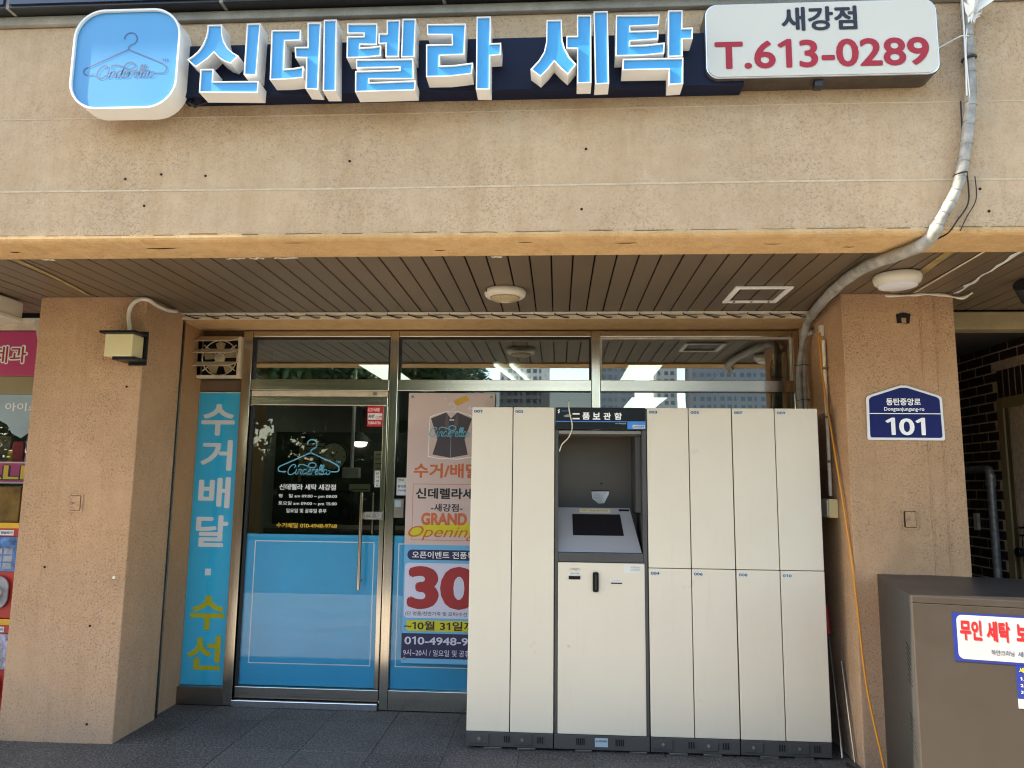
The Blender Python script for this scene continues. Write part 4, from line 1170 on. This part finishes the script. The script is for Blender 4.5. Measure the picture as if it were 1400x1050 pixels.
# tilted console: lower edge forward
q0, q1 = Vector((0, -.655, 1.076)), Vector((0, -.50, 1.322))
V_ = (q1 - q0).normalized()
kfr = Frame((0, q0.y, q0.z), (1, 0, 0), tuple(V_))
H = (q1 - q0).length
cs_ = MB().prism(kfr, [(.000, 0), (.478, 0), (.425, H), (.000, H)], -.02, 0)
cs_.build('console', 'kiosk_silver', kk, .002)
MB().prism(kfr, [(.088, .105), (.382, .105), (.366, .245), (.085, .245)], .0005, .0025).build('screen', 'black_gloss', kk)
MB().prism(kfr, [(.13, .257), (.31, .257), (.31, .279), (.13, .279)], .0005, .0015).build('console_label', 'lamp_cream', kk)
txt('터치스크린을 눌러주세요', .140, .300, .262, .274, Frame(tuple(kfr.p(0, 0, .0016)), (1, 0, 0), tuple(V_)), 'label_print', kk, .01)
MB().prism(kfr, [(.36, .268), (.422, .268), (.421, .281), (.36, .281)], .0005, .0015).build('console_port', 'black_gloss', kk)
bx('console_side', 'locker_grey', kk, .0, kx1 - .026, -.60, -.47, 1.0, 1.07)
bx('cross_bar', 'locker_grey', kk, kx0 + .021, kx1 - .025, LY0 + .004, -.40, 1.022, 1.073, .003)
kd = bx('lower_door', 'locker_cream', kk, .002, .489, LY0 - .002, LY0 + .02, .094, 1.018, .003)
kdf = front(LY0 - .0022)
bx('receipt_slot', 'black_gloss', kd, .062, .128, LY0 - .008, LY0 - .0022, .925, .944, .002)
bx('card_slot', 'black_gloss', kd, .300, .362, LY0 - .004, LY0 - .0022, .905, .911)
MB().prism(front(LY0 - .0022), rrect(.197, .231, .868 - .01, .968, .010), 0, .012).build('handle', 'black_gloss', kd, .003)
bx('handle_grip', 'rubber_black', kd, .209, .219, LY0 - .024, LY0 - .0145, .872, .956, .003)
for (a, b, c, d, s_) in ((.062, .128, .950, .966, '영수증'), (.295, .362, .918, .932, '카드투입구')):
    bx('slot_label', 'paper', kd, a, b, LY0 - .0034, LY0 - .0022, c, d)
    txt(s_, a + .008, b - .008, c + .004, d - .004, front(LY0 - .0036), 'label_print', kd, .0)
txt('고객센터', .064, .126, .974, .988, kdf, 'steel_dark', kd, .0)
bx('info_label', 'paper', kd, .372, .470, LY0 - .0034, LY0 - .0022, .966, 1.008)
txt('문의전화', .41, .46, .992, 1.002, front(LY0 - .0036), 'steel_dark', kd, 0)
txt('고객센터', .41, .46, .978, .988, front(LY0 - .0036), 'steel_dark', kd, 0)
MB().prism(kdf, disc(.062, .560, .009, 12), 0, .003).build('key_lock', 'lamp_cream', kd)
bx('plinth', 'locker_grey', kk, kx0 + .001, kx1 - .001, LY0 + .004, LY1, .012, .090, .003)
for k in (.105, .32):
    for j in range(5): bx('vent_slot', 'plank_void', kk, k + j * .010, k + .005 + j * .010, LY0 + .001, LY0 + .0038, .038, .072)
bx('maker_label', 'film_pale', kk, .207, .278, LY0 + .002, LY0 + .0035, .030, .076)
txt('S-LOCKER', .212, .273, .056, .066, front(LY0 + .0018), 'label_print', kk, .02)
for k in (.1, .4): bx('foot', 'steel_dark', kk, k, k + .09, LY0, LY0 + .05, 0, .011, .001)
# torn sticker in the niche and hanging wire
tn = thing('torn_sticker', 'torn white sticker hanging from the back of the kiosk niche', 'sticker', (.25, -.35, 1.4))
MB().prism(front(-.343), [(.207, 1.415), (.315, 1.418), (.312, 1.40), (.295, 1.37), (.285, 1.345), (.25, 1.342), (.212, 1.372)], 0, .002).build('sticker_sheet', 'paper', tn)
MB().add([(.315, -.3455, 1.418), (.312, -.349, 1.398), (.285, -.35, 1.345), (.270, -.3465, 1.36), (.285, -.3465, 1.395)], [(0, 1, 2, 3, 4)]).build('curled_corner', 'paint_white', tn)
for k in range(3): bx('print_line', 'steel_dark', tn, .217, .262, -.3462, -.3453, 1.400 - k * .012, 1.403 - k * .012)
bx('shadow_gap', 'plank_void', tn, .205, .318, -.3455, -.342, 1.4185, 1.423)
MB().prism(front(-.3405), disc(.268, 1.465, .006, 10), 0, .001).build('screw_hole', 'plank_void', tn)
wi = MB().tube(smooth_path([(.058, -.55, 1.96), (.060, -.66, 1.935), (.062, -.692, 1.90), (.068, -.694, 1.86), (.080, -.694, 1.81), (.078, -.694, 1.765), (.055, -.69, 1.72), (.025, -.684, 1.69), (.012, -.68, 1.66), (.008, -.68, 1.645)], 6), .0035, 8)
tag(wi.build('loose_wire', 'plastic_white', None, smooth=True), 'thin white wire dangling over the black sign strip of the kiosk', 'cable')

# ================================================================== brown cabinet at right
cb = thing('metal_cabinet', 'brown grey metal cabinet with a white Korean sign at the bottom right', 'cabinet', (1.518, -1.62, 0), rotz=R(-13.5), local=True)
bx('cabinet_body', 'cabinet_side', cb, 0, 1.3, .022, .90, .0, .998, .003)
bx('cabinet_front', 'cabinet_brown', cb, .0015, 1.2985, .0, .0215, .03, .968, .002)
bx('front_rail', 'cabinet_brown', cb, .0015, 1.2985, .0, .0215, .970, .997, .002)
for zz in (.60, .30):
    for k in range(8):
        z = zz + k * .022
        MB().add([(-.0012, .07 + k * .003, z), (-.0012, .15 + k * .003, z + .018), (-.0012, .15 + k * .003, z + .026), (-.0012, .07 + k * .003, z + .008)], [(0, 1, 2, 3)]).build('louvre_slot', 'plank_void', cb)
cf = front(-.001)
bx('sign_sheet', 'notice_blue', cb, .150, 1.1, -.003, -.0005, .742, .938)
prism('sign_field', 'notice_white', cb, front(-.0032), rrect(.165, 1.085, .752, .930, .022), 0, .0006)
sf2 = front(-.0039)
txt('무인', .175, .256, .828, .912, sf2, 'notice_red', cb, bold=.045)
txt('세탁', .273, .358, .828, .912, sf2, 'notice_red', cb, bold=.045)
txt('보관함', .380, .510, .828, .912, sf2, 'notice_red', cb, bold=.045)
txt('하얀크리닝', .285, .368, .775, .797, sf2, 'label_print', cb, bold=.01)
txt('새강점', .380, .44, .775, .797, sf2, 'label_print', cb, bold=.01)
bx('notice_sheet', 'notice_blue', cb, .370, .72, -.0028, -.0005, .610, .7405)
bx('notice_foot', 'notice_white', cb, .370, .72, -.0028, -.0005, .572, .6095)
nf = front(-.003)
txt('세탁물 보관 안내', .380, .56, .712, .733, nf, 'print_yellow', cb, bold=.02)
for k, s_ in enumerate(('1. 빈 보관함을 확인', '2. 버튼을 눌러 주세요', '3. 세탁물을 넣고 문닫기')):
    txt(s_, .382, .58, .682 - k * .026, .696 - k * .026, nf, 'print_white', cb, bold=.01)
txt('이용해 주세요', .49, .6, .585, .598, nf, 'label_print', cb, .01)

# ================================================================== passage at right
bw = thing('brick_wall', 'dark brown brick side wall of the passage right of the pillar', 'wall', (3.0, .5, 0))
bx('mortar_bed', 'mortar', bw, 3.0035, 3.2, -.46, 1.2, -.03, 2.44)
bmesh_ = {}
def brick(y0, y1, z0, z1):
    key = (round(y1 - y0, 3), round(z1 - z0, 3))
    if key not in bmesh_:
        me = MB().box(0, .06, 0, key[0], 0, key[1]).mesh('brick', bevel=.003, seg=1); me.materials.append(MATS['brick']); bmesh_[key] = me
    o = bpy.data.objects.new('brick', bmesh_[key]); COL.objects.link(o); o.parent = bw
    o.location = Vector((3.0 + random.uniform(-.002, .001), y0, z0)) - ORG[bw.name]
z = .72; r_ = 0
while z < 2.40:
    y = .285 if r_ % 2 else .185
    while y < 1.15:
        a, b = y, y + .19
        if z < 2.07: a = max(a, .235)
        if b - a > .04: brick(a, min(b, 1.18), z, z + .057)
        y += .20
    if z > 2.27:
        y = -.015 if not r_ % 2 else -.115
        y = .185 - .20 * (1 if not r_ % 2 else 0) + (.10 if r_ % 2 else 0) - (.2 if r_ % 2 else 0)
        while y > -.46:
            brick(y, y + .19, z, z + .057); y -= .20
    z += .067; r_ += 1
y = .165
while y > -.44:
    brick(y, y + .057, 2.075, 2.262); y -= .067
dw = thing('passage_door', 'olive brown door with a black padlock in the brick wall at the right edge', 'door', (3.0, 0, 0))
bx('frame_post', 'door_frame', dw, 2.985, 3.03, .155, .225, 0, 2.068, .003)
bx('frame_head', 'door_frame', dw, 2.985, 3.03, -.6, .154, 2.0, 2.068, .003)
bx('frame_stop', 'door_olive', dw, 2.995, 3.03, .110, .154, 0, 1.999, .003)
bx('door_leaf', 'door_olive', dw, 3.006, 3.04, -.6, .109, 0, 1.998, .003)
MB().prism(Frame((2.97, 0, 0), (0, -1, 0), (0, 0, 1)), disc(-.05, 1.06, .03, 16), 0, .03).build('lock_knob', 'black_gloss', dw, .004)
lt = MB().tube([(2.985, .09, 1.22), (2.97, .04, 1.215), (2.985, .0, 1.22)], .007, 8)
lt.tube([(2.985, .09, 1.17), (2.97, .04, 1.165), (2.985, .0, 1.17)], .007, 8); lt.tube([(2.98, .045, 1.17), (2.98, .045, .9)], .004, 6); lt.tube([(2.98, .03, 1.03), (2.98, .0, .86)], .003, 6)
lt.build('latch_chain', 'black_gloss', dw)
gp = MB().tube(smooth_path([(2.96, .85, 1.595), (2.96, .5, 1.595), (2.96, .36, 1.595), (2.96, .325, 1.585), (2.955, .308, 1.55), (2.955, .305, 1.5), (2.955, .305, 1.2), (2.955, .30, .7), (2.955, .30, .1)], 6), .027, 16)
gp.tube([(2.957, .306, 1.56), (2.955, .305, 1.48)], .033, 16)
tag(gp.build('drain_pipe', 'galvanised', None, smooth=True), 'grey galvanised pipe elbow coming out of the pillar and dropping beside the brick wall', 'pipe')
ws = bx('wall_switch', 'white_old', None, 2.975, 2.999, .545, .592, 1.17, 1.29, .003); tag(ws, 'small grey switch plate on the dark brick wall', 'switch')
bm_ = bx('passage_beam', 'beam_olive', None, 2.212, 4.5, -.40, -.28, 2.425, 2.535, .006); tag(bm_, 'olive beam across the top of the dark passage', 'beam')
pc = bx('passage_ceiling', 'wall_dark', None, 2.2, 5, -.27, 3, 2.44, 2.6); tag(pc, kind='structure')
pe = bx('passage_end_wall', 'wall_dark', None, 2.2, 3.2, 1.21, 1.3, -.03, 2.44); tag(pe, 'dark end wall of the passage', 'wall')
ex = bx('right_wing_wall', 'render_pillar', None, 3.201, 6, -.46, 6, -.03, 2.54); tag(ex, 'rendered wall beyond the passage door', 'wall')

# ================================================================== neighbouring sweet shop at left
ns = thing('neighbour_shop', 'sweet shop front beyond the left pillar with a pink sign', 'shop front', (-4.2, 0, 0))
bx('header', 'trim_cream', ns, -6, -3.134, -.06, .2, 2.50, 2.57, .004)
bx('header_lip', 'white_old', ns, -6, -3.134, -.12, -.061, 2.545, 2.575, .004)
bx('sign_panel', 'shop_pink', ns, -6, -3.55, -.05, .02, 2.174, 2.495, .004)
txt('제과', -4.02, -3.747, 2.255, 2.395, front(-.0515), 'print_white', ns, bold=.075)
txt('제과', -4.007, -3.759, 2.266, 2.384, front(-.0530), 'poster_red', ns, bold=.012)
bx('transom', 'shop_olive', ns, -6, -3.134, -.04, .02, 2.045, 2.172, .004)
fl = [(-4.6, 2.043), (-3.2, 2.043), (-3.2, 1.83), (-3.55, 1.84), (-3.66, 1.86), (-3.70, 1.78), (-3.76, 1.735), (-3.83, 1.77), (-3.87, 1.83), (-3.93, 1.86), (-4.2, 1.86), (-4.6, 1.85)]
prism('window_film', 'film_pale', ns, front(-.02), fl, 0, .004)
txt('점 아이스크림', -4.01, -3.48, 1.925, 1.985, front(-.0245), 'print_white', ns, bold=.01)
bx('glass_pane', 'glass', ns, -6, -3.134, -.019, -.014, .3, 2.04)
bx('sale_banner', 'poster_pink', ns, -4.6, -3.3, -.032, -.022, 1.420, 1.570)
bx('sale_banner', 'shop_pink', ns, -4.6, -3.3, -.034, -.0325, 1.432, 1.56)
txt('SALE', -4.16, -3.60, 1.442, 1.552, front(-.0345), 'print_black', ns, bold=.07)
txt('SALE', -4.145, -3.615, 1.448, 1.546, front(-.0362), 'print_gold', ns, bold=.02)
bx('room_back', 'wall_dark', ns, -6, -3.134, .6, .7, 0, 2.5)
bx('shelf', 'machine_brown', ns, -6, -3.2, .05, .5, 1.53, 1.56)
goods = [(-3.99, 'pack_brown', .10, .20, 'brown bag of snacks'), (-3.885, 'pack_red', .09, .16, 'red snack packet'), (-3.79, 'pack_blue', .085, .20, 'tall blue snack box'), (-3.70, 'pack_silver', .08, .23, 'silver snack bag'),
         (-3.615, 'pack_red', .08, .13, 'small red snack packet'), (-3.935, 'machine_yellow', .07, .10, 'low yellow snack packet'), (-3.745, 'shop_pink', .07, .12, 'small pink snack packet'), (-4.09, 'pack_silver', .1, .2, 'pale snack bag at the left')]
for gx, gm, gw, gh, gl2 in goods:
    gt = MB()
    pr_ = [(-gw / 2, 0), (gw / 2, 0), (gw * .46, gh * .3), (gw * .5, gh * .75), (gw * .42, gh), (-gw * .42, gh), (-gw * .5, gh * .7), (-gw * .46, gh * .3)]
    gt.prism(front(.12), [(gx + a, 1.562 + b) for a, b in pr_], -.04, .0)
    tag(gt.build('snack_packet', gm, None, .01), gl2 + ' on the shelf behind the sweet shop window', 'snack packet', 'snack packets in the sweet shop window')
# capsule toy machines stacked in front
def machine(x0, x1, y0, z0, z1, label, top):
    t = thing('capsule_machine', label, 'vending machine', ((x0 + x1) / 2, y0 + .2, z0), 'capsule toy machines stacked outside the sweet shop')
    bx('machine_body', 'machine_red', t, x0, x1, y0 + .01, y0 + .36, z0, z1, .006)
    bx('yellow_rail', 'machine_yellow', t, x0, x1, y0 - .004, y0 + .0095, z1 - .035, z1, .002)
    bx('header_strip', 'machine_red', t, x0, x1, y0 - .004, y0 + .0095, z1 - .085, z1 - .036, .002)
    bx('header_label', 'paper', t, x1 - .13, x1 - .04, y0 - .006, y0 - .0045, z1 - .078, z1 - .045)
    txt('캡슐토이', x1 - .123, x1 - .047, z1 - .070, z1 - .053, front(y0 - .0062), 'label_print', t, .02)
    bx('picture_card', 'machine_blue' if top else 'machine_photo', t, x0 + .02, x1 - .012, y0 - .002, y0 + .0095, z1 - .30, z1 - .088)
    gg = MB()
    for i in range(8):
        for j in range(3): gg.box(x0 + .03 + i * .068, x0 + .088 + i * .068, y0 - .0035, y0 - .0022, z1 - .285 + j * .045, z1 - .25 + j * .045)
    gg.build('picture_grid', 'pack_silver', t)
    prism('coin_panel', 'pack_silver', t, front(y0 + .0), rrect(x1 - .27, x1 - .035, z0 + .06, z0 + .26, .07), 0, .012, .003)
    MB().prism(front(y0 - .013), disc(x1 - .11, z0 + .16, .04, 18), 0, .025).build('dial', 'paint_white', t, .004)
    return t
machine(-4.0, -3.40, -.42, .585, 1.175, 'upper red and yellow capsule toy machine with a blue picture card', True)
machine(-4.0, -3.40, -.42, .0, .583, 'lower red and yellow capsule toy machine standing on the paving', False)
bt = bx('shop_counter', 'machine_brown', None, -4.0, -3.44, -.40, -.06, 1.177, 1.40, .004); tag(bt, 'brown display case on top of the capsule toy machines', 'display case')
ub = thing('wall_unit', 'cream plastic electrical unit fixed under the soffit at the far left', 'electrical unit', (-3.6, -.9, 2.4))
bx('unit_body', 'plastic_white', ub, -3.62, -3.30, -.98, -.72, 2.43, 2.535, .01)
bx('unit_cover', 'plastic_white', ub, -3.60, -3.31, -1.0, -.981, 2.45, 2.52, .006)
bx('unit_base', 'plastic_white', ub, -3.60, -3.285, -.96, -.74, 2.405, 2.429, .004)
MB().tube([(-3.42, -.86, 2.40), (-3.43, -.86, 2.28)], [.05, .03], 14).build('black_socket', 'rubber_black', ub, smooth=True)
al = thing('louvred_lamp', 'cream tilted flood lamp beside the left pillar top', 'lamp', (-3.25, -.4, 2.3))
lfr = Frame((-3.50, -.30, 2.50), (1, 0, 0), (.42, -.2, -1))
MB().prism(lfr, rrect(-.02, .20, -.01, .20, .02), -.03, 0).build('lamp_body', 'plastic_white', al, .003)
MB().prism(lfr, rrect(.02, .17, .02, .17, .01), .001, .003).build('lamp_lens', 'steel_dark', al)

# ================================================================== shop interior
rm = bx('interior_floor', 'room_floor', None, -3.1, 1.65, .04, 8.5, -.04, -.006); tag(rm, kind='structure')
rc = bx('interior_ceiling', 'room_ceiling', None, -3.1, 1.65, .06, 8.5, 2.61, 2.622); tag(rc, kind='structure')
iw = thing('interior_walls', 'dim walls of the shop interior behind the glass', 'wall', (-.7, 8.5, 0))
bx('wall', 'room_wall', iw, -3.1, 1.65, 8.5, 8.6, -.03, 2.61); bx('wall', 'room_wall', iw, -3.2, -3.101, 1.3, 8.5, -.03, 2.61)
bx('wall', 'counter_dark', iw, -2.50, 1.65, 3.6, 3.68, 0, 1.95); bx('wall', 'room_wall', iw, -3.099, -2.51, .06, 1.3, -.03, 2.6)
def panel(x0, x1, y0, y1, z, label):
    t = thing('ceiling_panel_light', label, 'ceiling light', ((x0 + x1) / 2, (y0 + y1) / 2, z), 'lit ceiling panels inside the shop')
    bx('light_frame', 'paint_white', t, x0 - .01, x1 + .01, y0 - .01, y1 + .01, z + .004, z + .03)
    bx('diffuser', 'led_panel', t, x0, x1, y0, y1, z, z + .0035)
panel(-1.93, -1.63, 2.0, 3.4, 2.585, 'lit ceiling panel seen behind the steel post over the door')
panel(.67, .98, 2.0, 3.3, 2.585, 'lit ceiling panel seen in the right top window')
panel(.95, 1.4, 4.6, 5.9, 2.585, 'farther lit ceiling panel seen just above the lockers')
tl = thing('tube_light', 'pair of thin fluorescent tubes hanging in the middle top window', 'ceiling light', (-.5, 2.6, 2.55))
for dx in (0, .15):
    MB().tube([(-.60 + dx, 2.0, 2.585), (-.46 + dx, 3.2, 2.585)], .016, 10).build('tube', 'led_tube', tl)
    MB().tube([(-.63 + dx, 2.0, 2.603), (-.49 + dx, 3.2, 2.603)], .012, 6).build('reflector', 'paint_white', tl)
for px_, lab, dz in ((-1.42, 'black pendant lamp shade hanging left of the middle top window', 0), (-2.16, 'black pendant lamp shade hanging over the door top window', 0)):
    t = thing('pendant_lamp', lab, 'pendant lamp', (px_, 3.0, 2.4), 'black pendant lamps inside the shop')
    MB().lathe([(.07, 0), (.10, -.02), (.05, -.045), (.02, -.06)], (px_, 3, 2.60), 20).build('canopy', 'rubber_black', t, smooth=True)
    MB().tube([(px_, 3, 2.56), (px_, 3, 1.98)], .008, 6).build('cord', 'rubber_black', t)
    MB().lathe([(.03, .1), (.05, .08), (.15, 0), (.145, -.004)], (px_, 3, 1.90), 24).build('shade', 'rubber_black', t, smooth=True)
    MB().lathe([(.05, .02), (.085, .0), (.07, -.045), (.03, -.06)], (px_, 3, 1.90), 20).build('bulb', 'bulb', t, smooth=True)
ck = thing('wall_clock', 'round pale clock on the back wall seen through the door glass', 'clock', (-2.46, 2.95, 1.7))
cf_ = front(2.95)
MB().prism(cf_, disc(-2.44, 1.735, .155, 32), -.04, -.002).build('clock_rim', 'rubber_black', ck)
MB().prism(cf_, disc(-2.44, 1.735, .142, 32), -.001, .001).build('clock_face', 'clock_face', ck)
hn = MB(); ribbon(hn, [(-2.44, 1.735), (-2.39, 1.79)], .010, cf_, .004, k=1); ribbon(hn, [(-2.47, 1.76), (-2.44, 1.735), (-2.395, 1.67)], .008, cf_, .005, k=1)
for k in range(12):
    a = k * math.pi / 6
    ribbon(hn, [(-2.44 + .115 * math.sin(a), 1.735 + .115 * math.cos(a)), (-2.44 + .132 * math.sin(a), 1.735 + .132 * math.cos(a))], .006, cf_, .003, k=1)
hn.build('clock_hand', 'rubber_black', ck)
pw = thing('partition_wall', 'dark partition behind the counter inside the shop', 'wall', (-2.4, 3, 0))
bx('wall_body', 'counter_dark', pw, -3.099, -1.0, 2.995, 3.05, 0, 2.0)
bx('wood_strip', 'wood_strip', pw, -2.83, -2.80, 2.98, 2.994, 1.45, 1.93)
for (a, b, c, d, lab) in ((-2.80, -2.55, 1.52, 1.88, 'paper wall calendar left of the clock'), (-2.0, -1.86, 1.44, 1.80, 'paper price list right of the clock'), (-2.26, -2.03, 1.36, 1.44, 'small white notice under the clock'), (-1.6, -1.35, 1.5, 1.9, 'sheet of paper on the partition near the poster')):
    o = thing('wall_paper_sheet', lab + ' inside the shop', 'paper sheet', ((a + b) / 2, 2.98, c), 'paper sheets on the shop partition')
    bx('sheet', 'clock_face', o, a, b, 2.985, 2.9935, c, d)
    g = MB()
    for k in range(int((d - c) / .05)):
        g.box(a + .02, b - .02, 2.983, 2.9845, c + .02 + k * .05, c + .027 + k * .05)
    g.build('print_line', 'rubber_black', o)
ctr = thing('shop_counter', 'dark service counter with a monitor inside the shop', 'counter', (-1.8, 2.0, 0))
bx('counter_body', 'counter_dark', ctr, -3.05, -1.3, 1.7, 2.3, 0, 1.0, .005); bx('counter_top', 'brown_panel', ctr, -3.08, -1.27, 1.66, 2.34, 1.002, 1.04, .004)
mn = thing('monitor', 'black computer monitor standing on the shop counter', 'monitor', (-2.1, 2.0, 1.04))
bx('screen', 'black_gloss', mn, -2.40, -1.95, 1.98, 2.02, 1.10, 1.38, .005); bx('stand', 'rubber_black', mn, -2.2, -2.15, 2.021, 2.05, 1.042, 1.2)
pst = MB().tube([(-2.02, 2.2, 1.55), (-2.02, 2.2, 2.6)], .018, 10)
cm = thing('ceiling_pole', 'thin white pole with a small box hanging inside behind the door logo', 'pole', (-2.02, 2.2, 1.5))
pst.build('pole', 'paint_white', cm); bx('pole_box', 'white_old', cm, -2.10, -1.94, 2.15, 2.25, 1.50, 1.60, .005)

# ================================================================== across the street, mirrored in the glass
def leaf_crown(name, n, rx, rz, size, seed):
    rnd = random.Random(seed); mb = MB()
    blobs = [(rnd.uniform(-.6, .6) * rx, rnd.uniform(-.6, .6) * rx, rnd.uniform(-.55, .65) * rz, rnd.uniform(.25, .5) * rx) for _ in range(16)]
    for i in range(n):
        bx_, by_, bz_, br = blobs[rnd.randrange(16)]
        v = Vector((rnd.gauss(0, 1), rnd.gauss(0, 1), rnd.gauss(0, 1))).normalized() * br * rnd.uniform(.55, 1.08)
        p = Vector((bx_, by_, bz_)) + v
        a = Vector((rnd.gauss(0, 1), rnd.gauss(0, 1), rnd.gauss(0, 1))).normalized(); b = a.orthogonal().normalized(); s = size * rnd.uniform(.5, 1.3)
        mb.add([p - a * s, p + b * s * .6, p + a * s, p - b * s * .6], [(0, 1, 2, 3)])
    me = bpy.data.meshes.new(name); me.from_pydata(mb.v, [], mb.f); me.materials.append(MATS['leaf'])
    return me
crown_a = leaf_crown('crown', 9000, 2.6, 3.0, .13, 1); crown_b = leaf_crown('crown', 9000, 2.8, 2.4, .13, 2)
tr_spots = [(-19, -20, 7.5, 1.3, 'bushy street tree left of the plaza end'), (-24, -22, 8.5, 1.4, 'large street tree second from the far left'), (-30, -21, 8, 1.4, 'outermost street tree at the left'), (-5.0, -23, 6.4, 1.0, 'low dense tree behind the row facing the shop door'), (-11.0, -24, 9.5, 1.4, 'tallest street tree behind the opposite lawn'), (-12.5, -21, 8.2, 1.25, 'tall dark street tree at the far left of the opposite lawn'), (-9.3, -19, 7.6, 1.2, 'dense street tree second from the left across the plaza'), (-6.6, -20.5, 7.2, 1.1, 'dense street tree facing the shop door across the plaza'),
            (-15.5, -18, 7, 1.2, 'broad street tree beyond the left end of the plaza'), (-7.8, -26, 8, 1.3, 'tall tree behind the row facing the shop door'), (5.2, -20, 3.4, .62, 'small street tree facing the right pillar'),
            (6.9, -21, 4.2, .7, 'small street tree at the right end of the opposite lawn')]
for k, (x, y, h, sc_, lab) in enumerate(tr_spots):
    t = thing('street_tree', lab, 'tree', (x, y, 0), 'street trees across the plaza', local=False)
    MB().tube([(x, y, 0), (x + .1, y, h * .35), (x - .05, y, h * .7)], [.2 * sc_, .15 * sc_, .06 * sc_], 9).build('trunk', 'bark', t, smooth=True)
    o = bpy.data.objects.new('crown', crown_a if k % 2 else crown_b); COL.objects.link(o); o.parent = t
    o.location = (0, 0, h * .68); o.scale = (sc_, sc_, sc_ * (h / 7.5)); o.rotation_euler = (0, 0, k * 1.3)
def hedge_mesh():
    rnd = random.Random(5); mb = MB()
    for i in range(26000):
        x = rnd.uniform(-34, 16); h = 2.6 + .5 * math.sin(x * .7) + .3 * math.sin(x * 2.3)
        p = Vector((x, -15.5 - rnd.random() ** 2 * 1.6, rnd.uniform(0, h)))
        a = Vector((rnd.gauss(0, 1), rnd.gauss(0, 1), rnd.gauss(0, 1))).normalized(); b = a.orthogonal().normalized(); s_ = .13 * rnd.uniform(.6, 1.4)
        mb.add([p - a * s_, p + b * s_ * .7, p + a * s_, p - b * s_ * .7], [(0, 1, 2, 3)])
    mb.box(-34, 16, -17.6, -16.6, 0, 2.1)
    me = bpy.data.meshes.new('hedge'); me.from_pydata(mb.v, [], mb.f); me.materials.append(MATS['leaf']); return me
hg = bpy.data.objects.new('hedge', hedge_mesh()); COL.objects.link(hg)
tag(hg, 'long uneven green hedge along the far side of the plaza', 'hedge')
towers = [(-13, -285, 19, 120, 'tower_white', 'white apartment tower mirrored in the middle window'), (21, -280, 15, 118, 'tower_grey', 'grey apartment tower mirrored just right of the middle window post'),
          (42, -290, 8, 125, 'tower_white', 'slim white apartment tower mirrored in the right window'), (66, -275, 34, 105, 'tower_grey', 'broad grey apartment tower mirrored at the right'),
          (-62, -300, 24, 120, 'tower_white', 'white apartment tower standing behind the street trees at the left'), (112, -290, 30, 110, 'tower_grey', 'grey apartment tower farthest to the right')]
for (x, y, w, h, m_, lab) in towers:
    t = thing('apartment_tower', lab, 'apartment tower', (x, y, 0), 'apartment towers across the street')
    bx('tower_body', m_, t, x - w / 2, x + w / 2, y - 7, y + 7, 0, h)
    bx('roof_parapet', m_, t, x - w / 4, x + w / 4, y - 3, y + 3, h + .01, h + 3)
    wn_ = MB()
    nf = int(h / 2.9)
    for f in range(nf):
        for c in range(int(w / 2.4)):
            x0 = x - w / 2 + .6 + c * 2.4
            wn_.box(x0, x0 + (1.5 if c % 3 else .8), y + 7.005, y + 7.06, .9 + f * 2.9, 2.4 + f * 2.9)
    tag(wn_.build('window_grid', 'tower_window', t), kind='stuff')
